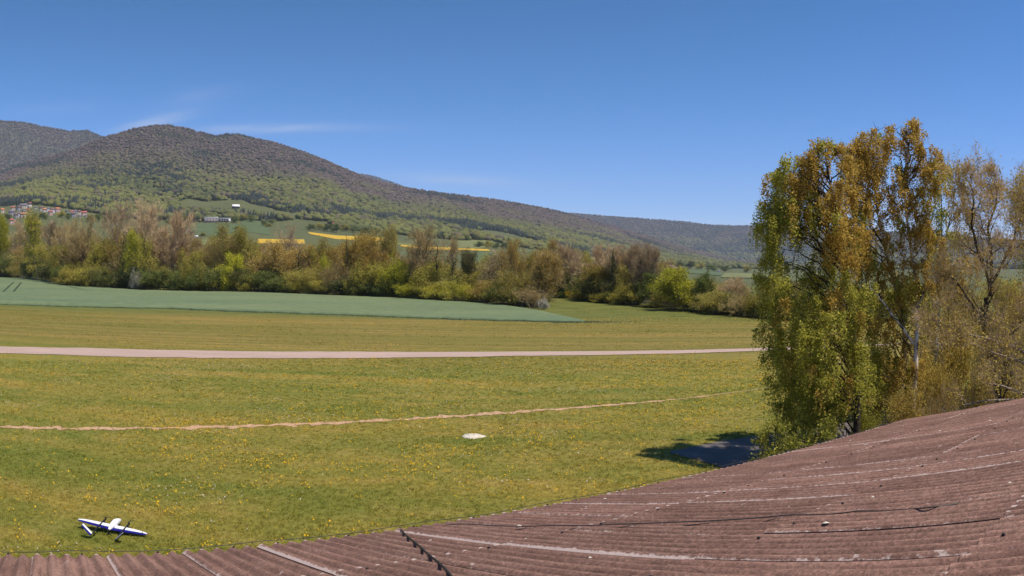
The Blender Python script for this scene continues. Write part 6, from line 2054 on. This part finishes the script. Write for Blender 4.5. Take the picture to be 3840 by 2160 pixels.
def long_building():
    p = hill_hit(815, 834)
    dist = math.hypot(p[0], p[1])
    u = dist / 2750.0
    root = tag(empty("long_building", (p[0], p[1], p[2] - 0.6), math.atan2(p[1], p[0]) - math.pi / 2 - 0.04), "long low white building with columns and flat roof above the dark green field", "building")
    b_ = MB(); b_.box((-24 * u, 0, 9 * u), (50 * u, 16 * u, 18 * u)); b_.build("wall", M['w_pink'], root)
    b_ = MB(); b_.box((26 * u, 2 * u, 7.5 * u), (48 * u, 12 * u, 15 * u)); b_.build("glazing", M['glass'], root)
    b_ = MB(); b_.box((-24 * u, 0, 19 * u), (53 * u, 19 * u, 2 * u)); b_.build("roof", M['r_white'], root)
    b_ = MB(); b_.box((26 * u, 0, 16 * u), (50 * u, 18 * u, 1.8 * u)); b_.build("roof", M['r_white'], root)
    for k in range(9):
        c_ = MB(); c_.box(((-46 + 5.8 * k) * u, -8.6 * u, 9 * u), (1.2 * u, 1.0 * u, 18 * u)); c_.build("column", M['w_white'], root)
    for k in range(8):
        c_ = MB(); c_.box(((4 + 6.4 * k) * u, -7.6 * u, 7.5 * u), (1.0 * u, 1.0 * u, 15 * u)); c_.build("column", M['w_white'], root)
    for k in range(8):
        for s_ in range(2):
            c_ = MB(); c_.box(((-43 + 5.8 * k) * u, -8.1 * u, (5 + 8 * s_) * u), (2.8 * u, 0.4 * u, 4 * u)); c_.build("window", M['glass'], root)
    c_ = MB(); c_.box((46 * u, -8.2 * u, 7 * u), (8 * u, 1.5 * u, 13 * u)); c_.build("porch", M['w_white'], root)


long_building()


def lone(px, py, wpx, hpx, mat, label, name, cat):
    p = hill_hit(px, py)
    u = math.hypot(p[0], p[1]) / 2750
    root = tag(empty(name, (p[0], p[1], p[2] - 0.3), math.atan2(p[1], p[0]) - math.pi / 2), label, cat)
    a = MB(); a.box((0, 0, hpx * u / 2), (wpx * u, wpx * u * 0.5, hpx * u)); a.build("wall", M[mat], root)
    a = MB(); a.box((0, 0, hpx * u + 0.5), (wpx * u * 1.05, wpx * u * 0.56, 1.4), 0, 0.6); a.build("roof", M['r_white'], root)


lone(735, 890, 20, 4, 'w_white', "low white greenhouse at the far side of the pale strip", "greenhouse", "greenhouse")
lone(2322, 846, 14, 4, 'w_white', "long white chalet high in the forest of the far ridge", "chalet", "house")
lone(2395, 995, 40, 6, 'w_white', "low white farm wall beside the red roofed house", "farm_wall", "wall")

# single trees and hedges among the fields
FT = [(985, 846, 40, 20), (1005, 852, 30, 14), (1020, 840, 36, 18), (1165, 864, 40, 22), (1195, 862, 46, 24), (1228, 868, 44, 26), (1262, 872, 46, 30), (1292, 868, 40, 24), (1330, 872, 44, 22), (1370, 880, 44, 24), (1410, 884, 40, 22), (1445, 886, 44, 24),
      (1800, 928, 44, 22), (1830, 930, 48, 24), (1865, 932, 44, 22), (1895, 934, 44, 22), (1925, 938, 44, 22), (1700, 900, 40, 20), (1740, 902, 44, 22), (2510, 1000, 44, 24), (2550, 1006, 44, 24), (2590, 1008, 50, 26), (2630, 1012, 48, 24), (2670, 1018, 44, 24), (2720, 1020, 44, 22), (2800, 1022, 46, 22),
      (130, 824, 40, 22), (160, 822, 44, 22), (232, 816, 40, 22), (255, 822, 36, 20), (24, 826, 44, 22), (340, 832, 44, 24), (370, 830, 44, 26), (400, 834, 44, 24), (430, 832, 46, 26), (640, 840, 40, 22), (660, 836, 44, 26), (690, 834, 44, 24), (735, 832, 40, 24), (880, 834, 44, 22), (910, 830, 44, 24), (940, 832, 44, 24), (720, 884, 34, 18), (760, 886, 30, 14), (890, 860, 30, 12)]
for i, (px, py, w, h) in enumerate(FT):
    p = hill_hit(px, py)
    u = math.hypot(p[0], p[1]) / 2750
    plant('dense', p[0], p[1], p[2] - 1, h * u * 1.2, w * u, 'twig_brown', ['leaf_green', 'leaf_olive', 'leaf_green'][i % 3], ["round green tree in the hedges between the far fields", "round olive tree in the hedges between the far fields", "round green tree in the hedges between the far fields"][i % 3],
          ["green trees between the far fields", "olive trees between the far fields", "green trees between the far fields"][i % 3], i % 2, 'bark_dark')

# ------------------------------------------------------------------ air
hz = MB()
hz.box((0, 0, 560), (18400, 18400, 1140))
mh = bpy.data.materials.new("haze")
mh.use_nodes = True
nt = mh.node_tree
for n_ in list(nt.nodes):
    if n_.type == 'BSDF_PRINCIPLED': nt.nodes.remove(n_)
pv = nt.nodes.new('ShaderNodeVolumePrincipled')
pv.inputs['Color'].default_value = (0.74, 0.84, 1.0, 1)
pv.inputs['Density'].default_value = 0.000062
pv.inputs['Anisotropy'].default_value = 0.0
nt.links.new(pv.outputs[0], [n_ for n_ in nt.nodes if n_.type == 'OUTPUT_MATERIAL'][0].inputs['Volume'])
ho = hz.build("haze", mh)
tag(ho, kind='stuff')
